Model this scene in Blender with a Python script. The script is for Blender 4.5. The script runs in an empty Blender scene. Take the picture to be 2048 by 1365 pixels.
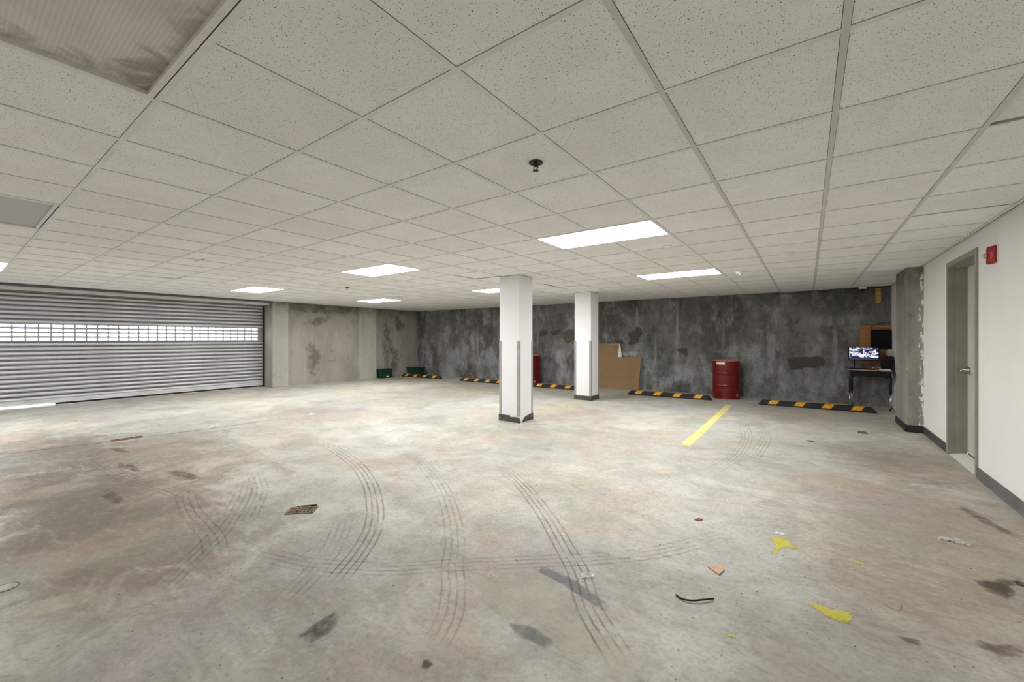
import bpy, bmesh, math, random
from mathutils import Vector, Matrix
random.seed(7)
PI = math.pi
sc = bpy.context.scene
col = sc.collection

# ------------------------------------------------------------------ camera
CAM_H = 1.37
YAW = 0.61613
FPX = 815.87
cd = bpy.data.cameras.new('camera')
cd.sensor_fit = 'HORIZONTAL'; cd.sensor_width = 36.0
cd.lens = FPX / 2048 * 36.0
cd.shift_x = -13.5 / 2048; cd.shift_y = -4.5 / 2048
cd.clip_start = 0.02; cd.clip_end = 200
cam = bpy.data.objects.new('camera', cd); col.objects.link(cam)
cam.location = (0, 0, CAM_H); cam.rotation_euler = (PI / 2, 0, YAW)
sc.camera = cam

# ------------------------------------------------------------------ sky and exposure
w = bpy.data.worlds.new('sky'); sc.world = w; w.use_nodes = True
bg = w.node_tree.nodes['Background']
bg.inputs[0].default_value = (0.74, 0.87, 1.0, 1); bg.inputs[1].default_value = 5.0
sc.view_settings.view_transform = 'Standard'
sc.view_settings.look = 'None'
sc.view_settings.exposure = 0.29
sc.view_settings.gamma = 1.0
sc.view_settings.use_curve_mapping = False
sc.cycles.max_bounces = 7; sc.cycles.diffuse_bounces = 4; sc.cycles.glossy_bounces = 2; sc.cycles.transmission_bounces = 3
sc.cycles.use_adaptive_sampling = True; sc.cycles.adaptive_threshold = .09
sc.cycles.use_denoising = True
LAMP = 26.0          # radiance of a lit ceiling light

# ------------------------------------------------------------------ node helper
class N:
    def __init__(s, name):
        s.m = bpy.data.materials.new(name); s.m.use_nodes = True
        s.t = s.m.node_tree; s.b = s.t.nodes['Principled BSDF']; s.out = s.t.nodes['Material Output']
    def new(s, typ, **kw):
        n = s.t.nodes.new(typ)
        for k, v in kw.items(): setattr(n, k, v)
        return n
    def put(s, sock, v):
        if isinstance(v, bpy.types.NodeSocket): s.t.links.new(v, sock)
        elif isinstance(v, (tuple, list)) and len(v) == 3 and sock.type == 'RGBA': sock.default_value = (*v, 1)
        else: sock.default_value = v
    def coord(s, kind='Object', scale=(1, 1, 1), rot=(0, 0, 0), loc=(0, 0, 0)):
        c = s.new('ShaderNodeTexCoord').outputs[kind]
        mp = s.new('ShaderNodeMapping'); s.put(mp.inputs['Vector'], c)
        mp.inputs['Scale'].default_value = scale; mp.inputs['Rotation'].default_value = rot; mp.inputs['Location'].default_value = loc
        return mp.outputs[0]
    dim = '3D'
    def noise(s, vec, scale, detail=4, rough=.55, dist=0.0):
        n = s.new('ShaderNodeTexNoise', noise_dimensions=s.dim); s.put(n.inputs['Vector'], vec)
        n.inputs['Scale'].default_value = scale; n.inputs['Detail'].default_value = detail
        n.inputs['Roughness'].default_value = rough; n.inputs['Distortion'].default_value = dist
        return n.outputs[0]
    def voro(s, vec, scale, feature='F1', out='Distance', rnd=1.0):
        n = s.new('ShaderNodeTexVoronoi', feature=feature, voronoi_dimensions=s.dim); s.put(n.inputs['Vector'], vec)
        n.inputs['Scale'].default_value = scale; n.inputs['Randomness'].default_value = rnd
        return n.outputs if out == 'both' else n.outputs[out]
    def ramp(s, fac, a, b, ca=0.0, cb=1.0):
        n = s.new('ShaderNodeMapRange', interpolation_type='SMOOTHSTEP'); s.put(n.inputs[0], fac)
        n.inputs[1].default_value = a; n.inputs[2].default_value = b; n.inputs[3].default_value = ca; n.inputs[4].default_value = cb
        return n.outputs[0]
    def math(s, op, a, b=0.0, clamp=False):
        n = s.new('ShaderNodeMath', operation=op); n.use_clamp = clamp
        s.put(n.inputs[0], a); s.put(n.inputs[1], b); return n.outputs[0]
    def mix(s, fac, a, b, mode='MIX'):
        n = s.new('ShaderNodeMix', data_type='RGBA', blend_type=mode); s.put(n.inputs[0], fac)
        s.put(n.inputs[6], a); s.put(n.inputs[7], b); return n.outputs[2]
    def xyz(s, vec):
        n = s.new('ShaderNodeSeparateXYZ'); s.put(n.inputs[0], vec); return n.outputs
    def attr(s, name):
        return s.new('ShaderNodeAttribute', attribute_name=name).outputs['Fac']
    def bump(s, h, strength=.3, dist=.01):
        n = s.new('ShaderNodeBump'); s.put(n.inputs['Height'], h)
        n.inputs['Strength'].default_value = strength; n.inputs['Distance'].default_value = dist
        s.put(s.b.inputs['Normal'], n.outputs[0])
    def base(s, c): s.put(s.b.inputs['Base Color'], c)
    def rough(s, v): s.put(s.b.inputs['Roughness'], v)
    def alpha_out(s, fac):
        tr = s.new('ShaderNodeBsdfTransparent'); mx = s.new('ShaderNodeMixShader')
        s.put(mx.inputs[0], fac); s.t.links.new(tr.outputs[0], mx.inputs[1]); s.t.links.new(s.b.outputs[0], mx.inputs[2])
        s.t.links.new(mx.outputs[0], s.out.inputs[0])

def srgb(r, g, b):
    f = lambda c: (c / 255 / 12.92) if c <= 10.3 else ((c / 255 + .055) / 1.055) ** 2.4
    return (f(r), f(g), f(b))

def plain(name, color, rough=.5, metal=0.0, wear=.12, scale=14.0, bump=0.0, spec=.5):
    """one colour with fine procedural wear"""
    n = N(name); v = n.coord()
    f = n.noise(v, scale, 3, .6)
    dk = tuple(c * (1 - wear * 1.6) for c in color); lt = tuple(min(1, c * (1 + wear)) for c in color)
    n.base(n.mix(n.ramp(f, .3, .7), dk, lt))
    n.rough(n.ramp(f, .25, .75, max(.02, rough - .06), min(1, rough + .06)))
    n.b.inputs['Metallic'].default_value = metal
    n.b.inputs['Specular IOR Level'].default_value = spec
    if bump: n.bump(f, bump, .004)
    return n.m

MAT = {}
# --- concrete floor
def m_floor():
    n = N('floor_concrete'); n.dim = '2D'; v = n.coord()
    big = n.noise(v, .42, 2, .5)
    big2 = n.noise(n.coord(loc=(9, 4, 2)), .8, 3, .6)
    mid = n.noise(v, 2.3, 5, .68, .4)
    tro = n.noise(n.coord(scale=(1.6, 4.2, 1), rot=(0, 0, .75)), 1.7, 6, .72, .8)
    fine = n.noise(v, 38, 3, .7)
    c = n.mix(n.ramp(big, .38, .62), srgb(194, 187, 177), srgb(190, 190, 186))
    c = n.mix(n.ramp(big2, .45, .68), c, srgb(204, 201, 192))
    c = n.mix(n.ramp(n.noise(n.coord(loc=(3, 7, 1)), 1.4, 3, .6), .54, .74, 0, .45), c, srgb(176, 164, 150))
    c = n.mix(n.ramp(n.noise(n.coord(loc=(-5, 2, 6)), 1.1, 3, .6), .56, .74, 0, .5), c, srgb(172, 175, 166))
    # weathered zones of the slab, soft areas of own colour, plus a grey centre darkened against lamp glare: x, y, rx, ry, turn, colour, strength
    GREY, TAN, PALE, BROWN = srgb(160, 157, 154), srgb(150, 134, 118), srgb(210, 207, 199), srgb(104, 91, 79)
    edge = n.math('MULTIPLY', n.math('SUBTRACT', n.math('ADD', n.math('MULTIPLY', mid, .6), n.math('MULTIPLY', tro, .6)), .6), 1.9)
    for x, y, rx, ry, t, k, st in [
        (-2.2, 1.35, 1.5, .65, .6, GREY, .75), (-1.7, .8, 1.0, .55, .6, GREY, .7), (-2.7, .55, .8, .5, .4, GREY, .6), (-1.0, 2.25, .6, .35, .6, GREY, .45),
        (.15, 2.2, .5, .35, .5, GREY, .6), (-4.6, .95, 1.9, .65, .05, TAN, .85), (-6.4, 1.5, 1.8, .8, .1, TAN, .8), (-3.5, .5, .9, .4, .2, TAN, .8), (-3.6, .9, .9, .5, .2, BROWN, .5),
        (-5.2, .6, 1.8, .55, .0, BROWN, .9), (-7.5, .8, 1.8, .55, .0, BROWN, .8), (-4.0, .35, .9, .4, .1, BROWN, .7), (.7, 4.2, .8, 1.3, 0, TAN, .65), (.6, 3.0, .6, .6, 0, TAN, .55), (.75, 6.2, .6, .8, 0, BROWN, .6),
        (-2.6, 4.4, 2.2, 1.6, .2, GREY, .35), (-8.4, 5.2, 2.6, 1.4, .2, PALE, .6), (-11.0, 9.2, 2.0, .8, 0, TAN, .5), (-6, 8.6, 2.2, .9, 0, TAN, .4)]:
        q = n.coord(); mp = q.node; mp.vector_type = 'TEXTURE'
        mp.inputs['Location'].default_value = (x, y, 0); mp.inputs['Rotation'].default_value = (0, 0, t); mp.inputs['Scale'].default_value = (rx, ry, 1)
        ln = n.new('ShaderNodeVectorMath', operation='LENGTH'); n.put(ln.inputs[0], q)
        c = n.mix(n.ramp(n.math('SUBTRACT', ln.outputs['Value'], edge), 1.35, .15, 0, st), c, k)
    c = n.mix(n.ramp(mid, .36, .72, .0, .42), c, srgb(150, 144, 136))
    c = n.mix(n.ramp(tro, .5, .8, .0, .42), c, srgb(136, 129, 120))
    c = n.mix(n.ramp(tro, .44, .2, .0, .25), c, srgb(224, 220, 211))
    grit = n.noise(n.coord(scale=(1, 1.8, 1), rot=(0, 0, .75)), 13, 4, .75)
    c = n.mix(n.ramp(n.noise(n.coord(loc=(1, 8, 3)), .9, 4, .62), .52, .7, 0, .5), c, srgb(182, 160, 142))
    c = n.mix(n.ramp(n.noise(n.coord(loc=(6, 3, 9)), 1.0, 4, .62), .52, .7, 0, .5), c, srgb(150, 152, 138))
    c = n.mix(n.ramp(n.noise(n.coord(loc=(2, 5, 4)), .8, 4, .62), .54, .7, 0, .4), c, srgb(160, 152, 158))
    c = n.mix(n.ramp(grit, .5, .78, 0, .3), c, srgb(116, 110, 102))
    c = n.mix(n.ramp(grit, .46, .22, 0, .2), c, srgb(226, 222, 214))
    c = n.mix(n.ramp(fine, .42, .75, .0, .28), c, srgb(112, 106, 98))
    vs_ = n.voro(v, 7.0, out='both'); sp = vs_['Distance']; rnd = vs_['Color']
    speck = n.math('MULTIPLY', n.ramp(sp, .02, .045, 1, 0), n.ramp(n.xyz(rnd)[0], .72, .76))
    c = n.mix(n.math('MULTIPLY', speck, .7), c, srgb(70, 62, 54))
    c = n.mix(1.0, c, (.99, 1.0, .99), 'MULTIPLY')
    n.base(c)
    n.rough(n.ramp(mid, .3, .7, .50, .72))
    n.b.inputs['Specular IOR Level'].default_value = .35
    h = n.math('ADD', n.math('MULTIPLY', mid, .5), n.math('MULTIPLY', fine, .35))
    n.bump(h, .25, .01)
    return n.m
MAT['floor'] = m_floor()

# --- ceiling tile
def m_tile():
    n = N('mineral_fibre_tile'); n.dim = '2D'
    oi = n.new('ShaderNodeObjectInfo')
    tc = n.new('ShaderNodeTexCoord').outputs['Object']
    off = n.new('ShaderNodeVectorMath', operation='SCALE'); n.put(off.inputs[0], oi.outputs['Location']); off.inputs['Scale'].default_value = 1.37
    ad = n.new('ShaderNodeVectorMath', operation='ADD'); n.put(ad.inputs[0], tc); n.put(ad.inputs[1], off.outputs[0])
    v = ad.outputs[0]
    wob = n.new('ShaderNodeTexNoise', noise_dimensions='2D'); n.put(wob.inputs['Vector'], v); wob.inputs['Scale'].default_value = 70; wob.inputs['Detail'].default_value = 1
    wv = n.new('ShaderNodeVectorMath', operation='MULTIPLY_ADD'); n.put(wv.inputs[0], wob.outputs['Color'])
    wv.inputs[1].default_value = (.012, .012, 0); n.put(wv.inputs[2], v)
    v2 = wv.outputs[0]
    vo1 = n.voro(v2, 112, out='both'); d1 = vo1['Distance']; r1 = n.xyz(vo1['Color'])[0]
    size = n.ramp(r1, .5, 1.0, .04, .185)
    h1 = n.ramp(n.math('SUBTRACT', d1, size), -.03, .05, 1, 0)
    h1 = n.math('MULTIPLY', h1, n.ramp(r1, .52, .56))
    vo2 = n.voro(v2, 210, out='both'); d2 = vo2['Distance']; r2 = n.xyz(vo2['Color'])[0]
    h2 = n.math('MULTIPLY', n.ramp(d2, .10, .28, 1, 0), n.ramp(r2, .6, .65))
    f = n.noise(v, 3, 1, .5)
    c = n.mix(n.ramp(f, .3, .7), srgb(243, 242, 239), srgb(248, 247, 245))
    c = n.mix(n.math('MULTIPLY', n.ramp(oi.outputs['Random'], 0, 1), .30), c, srgb(226, 223, 218))
    c = n.mix(n.math('MULTIPLY', h2, .36), c, srgb(120, 116, 108))
    c = n.mix(n.math('MULTIPLY', h1, .92), c, srgb(52, 49, 45))
    n.base(c); n.rough(.95); n.b.inputs['Specular IOR Level'].default_value = .1
    return n.m
MAT['tile'] = m_tile()
MAT['tee'] = plain('white_enamel_tee', srgb(210, 208, 199), .5, wear=.03, scale=5)
MAT['tee_worn'] = plain('worn_enamel_tee', srgb(230, 229, 226), .5, wear=.05, scale=5)
MAT['plenum'] = plain('dark_slab', (.03, .03, .03), .9)

# --- dark rough back wall
def m_backwall():
    n = N('dark_poured_concrete'); v = n.coord()
    vs = n.coord(scale=(1, 1, .38))
    a = n.noise(vs, 1.0, 6, .72)
    b = n.noise(n.coord(scale=(1.3, 1, .75), loc=(4, 0, 7)), 2.0, 6, .72)
    fine = n.noise(v, 24, 3, .7)
    st = n.noise(n.coord(scale=(5, 1, .16)), 1.5, 4, .6)
    z = n.xyz(v)[2]
    c = n.mix(n.ramp(a, .36, .64), srgb(92, 90, 86), srgb(124, 125, 124))
    c = n.mix(n.ramp(b, .48, .66, 0, .85), c, srgb(158, 161, 162))
    c = n.mix(n.ramp(b, .46, .3, 0, .8), c, srgb(74, 69, 64))
    c = n.mix(n.ramp(n.noise(n.coord(loc=(2, 1, 3)), 1.1, 3, .6), .52, .7, 0, .5), c, srgb(92, 84, 78))
    c = n.mix(n.ramp(n.noise(n.coord(loc=(8, 1, 5)), 1.3, 3, .6), .54, .7, 0, .45), c, srgb(86, 94, 90))
    low = n.math('MULTIPLY', n.ramp(z, 1.5, .4), n.ramp(b, .42, .62))
    c = n.mix(n.math('MULTIPLY', low, .6), c, srgb(158, 161, 163))
    c = n.mix(n.ramp(st, .58, .74, 0, .5), c, srgb(140, 142, 140))
    c = n.mix(n.ramp(fine, .5, .75, 0, .55), c, srgb(68, 65, 61))
    c = n.mix(n.ramp(n.noise(v, 9, 4, .7), .54, .7, 0, .5), c, srgb(136, 138, 138))
    c = n.mix(n.ramp(n.voro(v, 5.0), .02, .035, .6, 0), c, srgb(185, 185, 180))
    n.base(c); n.rough(.88); n.b.inputs['Specular IOR Level'].default_value = .25
    n.bump(n.math('ADD', n.math('MULTIPLY', a, .6), n.math('MULTIPLY', fine, .4)), .35, .02)
    return n.m
MAT['backwall'] = m_backwall()

def m_concrete(name, c0, c1, cd_, cl, paint=False):
    n = N(name); v = n.coord()
    a = n.noise(n.coord(scale=(1, 1, .4)), 1.6, 5, .64, .3)
    b = n.noise(v, 4.2, 5, .7)
    st = n.noise(n.coord(scale=(6, 6, .22)), 1.4, 4, .62)
    fine = n.noise(v, 30, 3, .7)
    z = n.xyz(v)[2]
    c = n.mix(n.ramp(a, .34, .66), c0, c1)
    c = n.mix(n.ramp(b, .56, .72, 0, .55), c, cd_)
    c = n.mix(n.ramp(st, .56, .76, 0, .5), c, cl)
    c = n.mix(n.ramp(st, .42, .3, 0, .4), c, cd_)
    top = n.math('MULTIPLY', n.ramp(z, 2.0, 2.4), n.ramp(b, .3, .6))
    c = n.mix(n.math('MULTIPLY', top, .8), c, cd_)
    c = n.mix(n.ramp(fine, .55, .78, 0, .5), c, cd_)
    c = n.mix(n.ramp(n.voro(v, 11.0), .04, .07, .6, 0), c, cd_)
    if paint:
        x = n.xyz(v)[0]
        drip = n.math('ADD', n.noise(n.coord(scale=(14, 14, 3.2)), 2.2, 5, .7, .4), n.ramp(x, 1.22, 1.36, -.30, .10))
        c = n.mix(n.ramp(drip, .615, .64), c, srgb(236, 234, 228))
    n.base(c); n.rough(.9); n.b.inputs['Specular IOR Level'].default_value = .25
    n.bump(n.math('ADD', n.math('MULTIPLY', b, .5), n.math('MULTIPLY', fine, .5)), .3, .012)
    return n.m
MAT['leftwall'] = m_concrete('grey_poured_concrete', srgb(148, 143, 136), srgb(166, 161, 153), srgb(104, 99, 90), srgb(182, 177, 168))
MAT['pilaster'] = m_concrete('pale_poured_concrete', srgb(166, 164, 155), srgb(180, 178, 169), srgb(120, 116, 106), srgb(200, 198, 190))
MAT['pilaster_grey'] = m_concrete('grey_column_concrete', srgb(132, 130, 125), srgb(158, 156, 149), srgb(92, 90, 85), srgb(182, 180, 174), True)

def m_white(name, c, dirt=.1):
    n = N(name); v = n.coord()
    f = n.noise(v, 1.2, 2, .6); g = n.noise(v, 9, 4, .7)
    k = n.mix(n.ramp(f, .3, .7), c, tuple(x * .95 for x in c))
    k = n.mix(n.ramp(g, .62, .8, 0, dirt * 2), k, srgb(170, 168, 162))
    n.base(k); n.rough(.7); n.b.inputs['Specular IOR Level'].default_value = .3
    n.bump(n.noise(v, 120, 3, .6), .05, .002)
    return n.m
MAT['white'] = m_white('white_wall_paint', srgb(238, 237, 235))
MAT['colwhite'] = m_white('white_column_paint', srgb(230, 230, 231), .06)
MAT['guard'] = plain('grey_vinyl_guard', srgb(158, 158, 160), .45, wear=.06)
MAT['vinyl'] = plain('dark_vinyl_base', srgb(74, 73, 70), .5, wear=.35, scale=20, bump=.1)
MAT['vinyl_black'] = plain('dirty_black_base', srgb(50, 45, 41), .6, wear=.45, scale=14, bump=.2)
MAT['vinyl_grey'] = plain('grey_vinyl_base', srgb(104, 106, 105), .5, wear=.15, scale=9)
MAT['doorgrey'] = plain('grey_door_paint', srgb(196, 193, 183), .45, wear=.06, scale=3)
MAT['framegrey'] = plain('grey_frame_paint', srgb(148, 146, 136), .45, wear=.08, scale=4)
MAT['nickel'] = plain('satin_nickel', (.42, .39, .34), .3, 1.0)
MAT['sill'] = m_white('pale_sill_concrete', srgb(214, 211, 204), .2)
def m_galv():
    n = N('galvanised_steel'); v = n.coord()
    f = n.noise(n.coord(scale=(1, .5, 8)), 3.0, 6, .6); g = n.noise(v, 18, 5, .7)
    c = n.mix(n.ramp(f, .3, .7), srgb(196, 197, 200), srgb(222, 223, 226))
    c = n.mix(n.ramp(g, .62, .8, 0, .3), c, srgb(140, 138, 136))
    n.base(c); n.rough(n.ramp(f, .3, .7, .38, .5)); n.b.inputs['Metallic'].default_value = .35
    return n.m
MAT['galv'] = m_galv()
MAT['joint'] = plain('shaded_grimy_steel', srgb(104, 104, 106), .5, .4, wear=.15, scale=9)  # dark tone paints the groove shade between slats along with grime
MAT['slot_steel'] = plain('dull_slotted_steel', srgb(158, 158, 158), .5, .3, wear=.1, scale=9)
MAT['steel_dark'] = plain('dark_steel', srgb(46, 46, 48), .5, .4)
MAT['rubber'] = plain('black_rubber', srgb(36, 33, 33), .75, wear=.3, scale=20, bump=.2)
MAT['yellow'] = plain('reflective_yellow', srgb(232, 165, 28), .5, wear=.14, scale=22)
MAT['red'] = plain('red_drum_enamel', srgb(106, 0, 8), .34, wear=.02, scale=4)
MAT['redrim'] = plain('worn_pink_rim', srgb(190, 120, 114), .4, wear=.3, scale=30)
MAT['label'] = plain('white_paper_label', srgb(238, 226, 222), .6, wear=.05)
MAT['print'] = plain('dark_print', srgb(60, 50, 50), .7)
MAT['card'] = plain('brown_cardboard', srgb(146, 119, 86), .85, wear=.06, scale=4)
MAT['whitecard'] = plain('white_board', srgb(232, 230, 222), .7, wear=.04)
MAT['black'] = plain('black_plastic', (.006, .006, .007), .5, spec=.15)
MAT['blackmetal'] = plain('black_tube_metal', (.012, .012, .012), .35)
MAT['chrome'] = plain('chrome_foot', (.62, .62, .60), .25, 1.0, wear=.2, scale=40)
MAT['deskbin'] = plain('black_book_box', srgb(24, 25, 26), .6, spec=.2)
MAT['green'] = plain('dark_green_plastic', srgb(6, 56, 34), .45, wear=.2, scale=6)
MAT['whiteplastic'] = plain('white_plastic', srgb(246, 245, 242), .45, wear=.02)
MAT['bronze'] = plain('dark_bronze', srgb(70, 58, 52), .4, .7, wear=.3, scale=60)
MAT['alarm'] = plain('red_alarm_plastic', srgb(150, 6, 20), .45, wear=.08, spec=.25)
MAT['pinkprint'] = plain('pale_red_print', srgb(226, 120, 120), .5, wear=.02)
MAT['rust'] = plain('rusty_iron', srgb(128, 106, 90), .85, wear=.45, scale=40, bump=.4)
MAT['rustdark'] = plain('dark_rusty_iron', srgb(60, 46, 38), .9, wear=.4, scale=40)
MAT['terra'] = plain('pinkish_tile_shard', srgb(206, 172, 150), .8, wear=.1, scale=30)
MAT['leaf'] = plain('reddish_leaf', srgb(168, 100, 78), .8, wear=.2, scale=60)
MAT['stone'] = plain('dark_stone', srgb(104, 94, 84), .9, wear=.3, scale=60)
MAT['paper'] = plain('white_crumpled_paper', srgb(236, 234, 230), .8, wear=.06, scale=40, bump=.2)
MAT['asphalt'] = plain('pale_driveway', srgb(196, 194, 190), .9, wear=.1, scale=3)
MAT['cable'] = plain('black_cable', (.012, .012, .012), .5)
MAT['cream'] = plain('off_white_bundle', srgb(196, 190, 180), .8, wear=.1, scale=30)

def m_wood(name, c0, c1):
    n = N(name); v = n.coord(scale=(1, 1, 1))
    wv = n.new('ShaderNodeTexWave', wave_type='BANDS', bands_direction='Z'); n.put(wv.inputs['Vector'], v)
    wv.inputs['Scale'].default_value = 3.2; wv.inputs['Distortion'].default_value = 3.5; wv.inputs['Detail'].default_value = 3
    n.base(n.mix(wv.outputs['Fac'], c0, c1)); n.rough(.6)
    return n.m
MAT['plywood'] = m_wood('plywood', srgb(158, 108, 62), srgb(168, 118, 70))
MAT['timber'] = m_wood('timber_block', srgb(178, 140, 66), srgb(196, 160, 86))
MAT['desktop'] = m_wood('wood_laminate', srgb(176, 132, 104), srgb(190, 150, 120))

def m_lamp():
    n = N('lit_diffuser'); v = n.coord()
    n.base((.9, .9, .88)); n.rough(.5)
    n.put(n.b.inputs['Emission Color'], n.mix(n.noise(v, 2), (1.0, 1.0, .985), (1.0, .99, .975)))
    n.b.inputs['Emission Strength'].default_value = LAMP
    return n.m
MAT['lamp'] = m_lamp()
def m_lens(name, c, dirty):
    n = N(name); v = n.coord()
    ch = n.new('ShaderNodeTexChecker'); n.put(ch.inputs['Vector'], n.coord(rot=(0, 0, PI / 4))); ch.inputs['Scale'].default_value = 105
    base = n.mix(n.math('MULTIPLY', ch.outputs['Fac'], .35), c, tuple(x * .62 for x in c))
    if dirty:
        x, y, _ = n.xyz(v)
        e = n.math('ADD', n.ramp(y, .05, .29, -.10, .16), n.ramp(x, -.25, -.58, -.04, .14))
        d = n.math('ADD', n.noise(v, 5, 7, .7, .8), e)
        base = n.mix(n.ramp(d, .50, .76, 0, .7), base, srgb(100, 86, 78))
        base = n.mix(n.ramp(n.noise(n.coord(loc=(3, 3, 3)), 2.2, 4, .6), .4, .7, 0, .25), base, srgb(150, 132, 118))
    n.base(base); n.rough(.45)
    n.bump(ch.outputs['Fac'], .3, .003)
    return n.m
MAT['lens_dirty'] = m_lens('stained_prismatic_lens', srgb(218, 213, 206), True)
MAT['lens_off'] = m_lens('unlit_lens', srgb(190, 187, 186), False)
MAT['troffer'] = plain('white_troffer_frame', srgb(224, 222, 216), .45, wear=.04)

def m_screen():
    n = N('camera_feed_screen'); v = n.coord()
    x, _, z = n.xyz(v)
    a = n.noise(n.coord(scale=(9, 1, 16)), 1.1, 3, .5, 1.2)
    b = n.noise(n.coord(scale=(22, 1, 30), loc=(3, 0, 1)), 1.0, 2, .5, .8)
    img = n.math('MULTIPLY', n.ramp(a, .44, .56), n.ramp(b, .34, .48))
    c = n.mix(img, srgb(22, 30, 58), srgb(226, 230, 255))
    split = n.ramp(n.math('ABSOLUTE', x), .002, .004, 1, 0)
    c = n.mix(split, c, srgb(235, 238, 250))
    bar = n.ramp(z, -.078, -.082)
    c = n.mix(bar, c, srgb(36, 42, 62))
    n.base((.01, .01, .01)); n.rough(.25)
    n.put(n.b.inputs['Emission Color'], c); n.b.inputs['Emission Strength'].default_value = 1.0
    return n.m
MAT['screen'] = m_screen()
MAT['screen'].cycles.emission_sampling = 'NONE'

def m_clear():
    n = N('clear_lens'); v = n.coord()
    n.base(n.mix(n.noise(v, 20), (.9, .9, .88), (.8, .8, .78))); n.rough(.08)
    n.b.inputs['Transmission Weight'].default_value = .6; n.b.inputs['IOR'].default_value = 1.45
    return n.m
MAT['clear'] = m_clear()
def m_film():
    n = N('clear_plastic_film'); v = n.coord()
    n.base(srgb(236, 236, 232)); n.rough(.15)
    n.alpha_out(n.ramp(n.noise(v, 45, 4, .6), .35, .7, .25, .85))
    return n.m
MAT['film'] = m_film()

def m_mark(name, c, lo, hi, strength, scale=9.0, rough=.75, nk=.8, aniso=(1, 1, 1), rot=(0, 0, 0)):
    """flat mark on a surface: opacity from the patch's own falloff broken by noise"""
    n = N(name); v = n.coord(scale=aniso, rot=rot)
    f = n.math('ADD', n.attr('a'), n.math('MULTIPLY', n.math('SUBTRACT', n.noise(v, scale, 5, .7, .3), .5), nk * 4))
    n.base(n.mix(n.noise(v, scale * 2.5, 2), tuple(x * .85 for x in c), tuple(min(1, x * 1.12) for x in c)))
    n.rough(rough)
    n.alpha_out(n.ramp(f, lo, hi, 0, strength))
    return n.m
MAT['mk_yellow'] = m_mark('worn_yellow_paint', srgb(214, 203, 84), .30, .8, .85, 22, nk=.7)
MAT['mk_yellow_line'] = m_mark('yellow_line_paint', srgb(240, 226, 142), .22, .85, .86, 6, nk=.5)
MAT['mk_yellow_faint'] = m_mark('faded_yellow_paint', srgb(226, 212, 150), .45, 1.2, .5, 4, nk=.6)
MAT['mk_dark'] = m_mark('oily_stain', srgb(84, 76, 68), .2, 1.15, .72, 10, nk=.55)
MAT['mk_brown'] = m_mark('brown_grime', srgb(112, 96, 80), .25, 1.3, .55, 8, nk=.8, aniso=(1, 2, 1), rot=(0, 0, .7))
MAT['mk_light'] = m_mark('pale_cement_film', srgb(206, 200, 184), .1, 1.3, .6, 5, nk=.6)
MAT['mk_blue'] = m_mark('damp_grey_band', srgb(124, 127, 128), .15, 1.1, .6, 12, nk=.55)
MAT['mk_orange'] = m_mark('orange_chalk', srgb(190, 130, 90), .5, .8, .6, 30, nk=.5)
MAT['mk_wdark'] = m_mark('brown_wall_patch', srgb(82, 75, 68), .25, .75, .8, 7, nk=.4)
MAT['mk_wtan'] = m_mark('tan_wall_patch', srgb(106, 101, 90), .25, .75, .8, 7, nk=.4)
MAT['mk_wwhite'] = m_mark('lime_bloom', srgb(176, 178, 180), .2, 1.25, .75, 5, nk=.8, aniso=(1.6, 1, .7))
MAT['mk_wmid'] = m_mark('dusty_smear', srgb(164, 166, 168), .15, 1.15, .7, 5, nk=.8, aniso=(1.8, 1, .6))
MAT['mk_wblotch'] = m_mark('dark_wall_blotch', srgb(118, 112, 104), .2, 1.3, .5, 4, nk=1.0)

def m_tire(name, strength, waves):
    n = N(name); vo = n.coord()
    v = n.attr('v'); a = n.attr('a')
    wob = n.math('MULTIPLY', n.math('SUBTRACT', n.noise(vo, 14, 4, .6), .5), .18)
    s = n.math('SINE', n.math('MULTIPLY', n.math('ADD', v, wob), waves * PI))
    g = n.ramp(s, .35, .95)
    br = n.ramp(n.noise(vo, 5, 6, .7), .3, .62)
    fac = n.math('MULTIPLY', n.math('MULTIPLY', g, br), n.math('MULTIPLY', a, strength))
    n.base(n.mix(n.noise(vo, 30), srgb(96, 88, 80), srgb(112, 104, 94))); n.rough(.8)
    n.alpha_out(fac)
    return n.m
MAT['tire'] = m_tire('tyre_grooves', .38, 4)
MAT['tire_faint'] = m_tire('faint_tyre_grooves', .22, 4)

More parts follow.
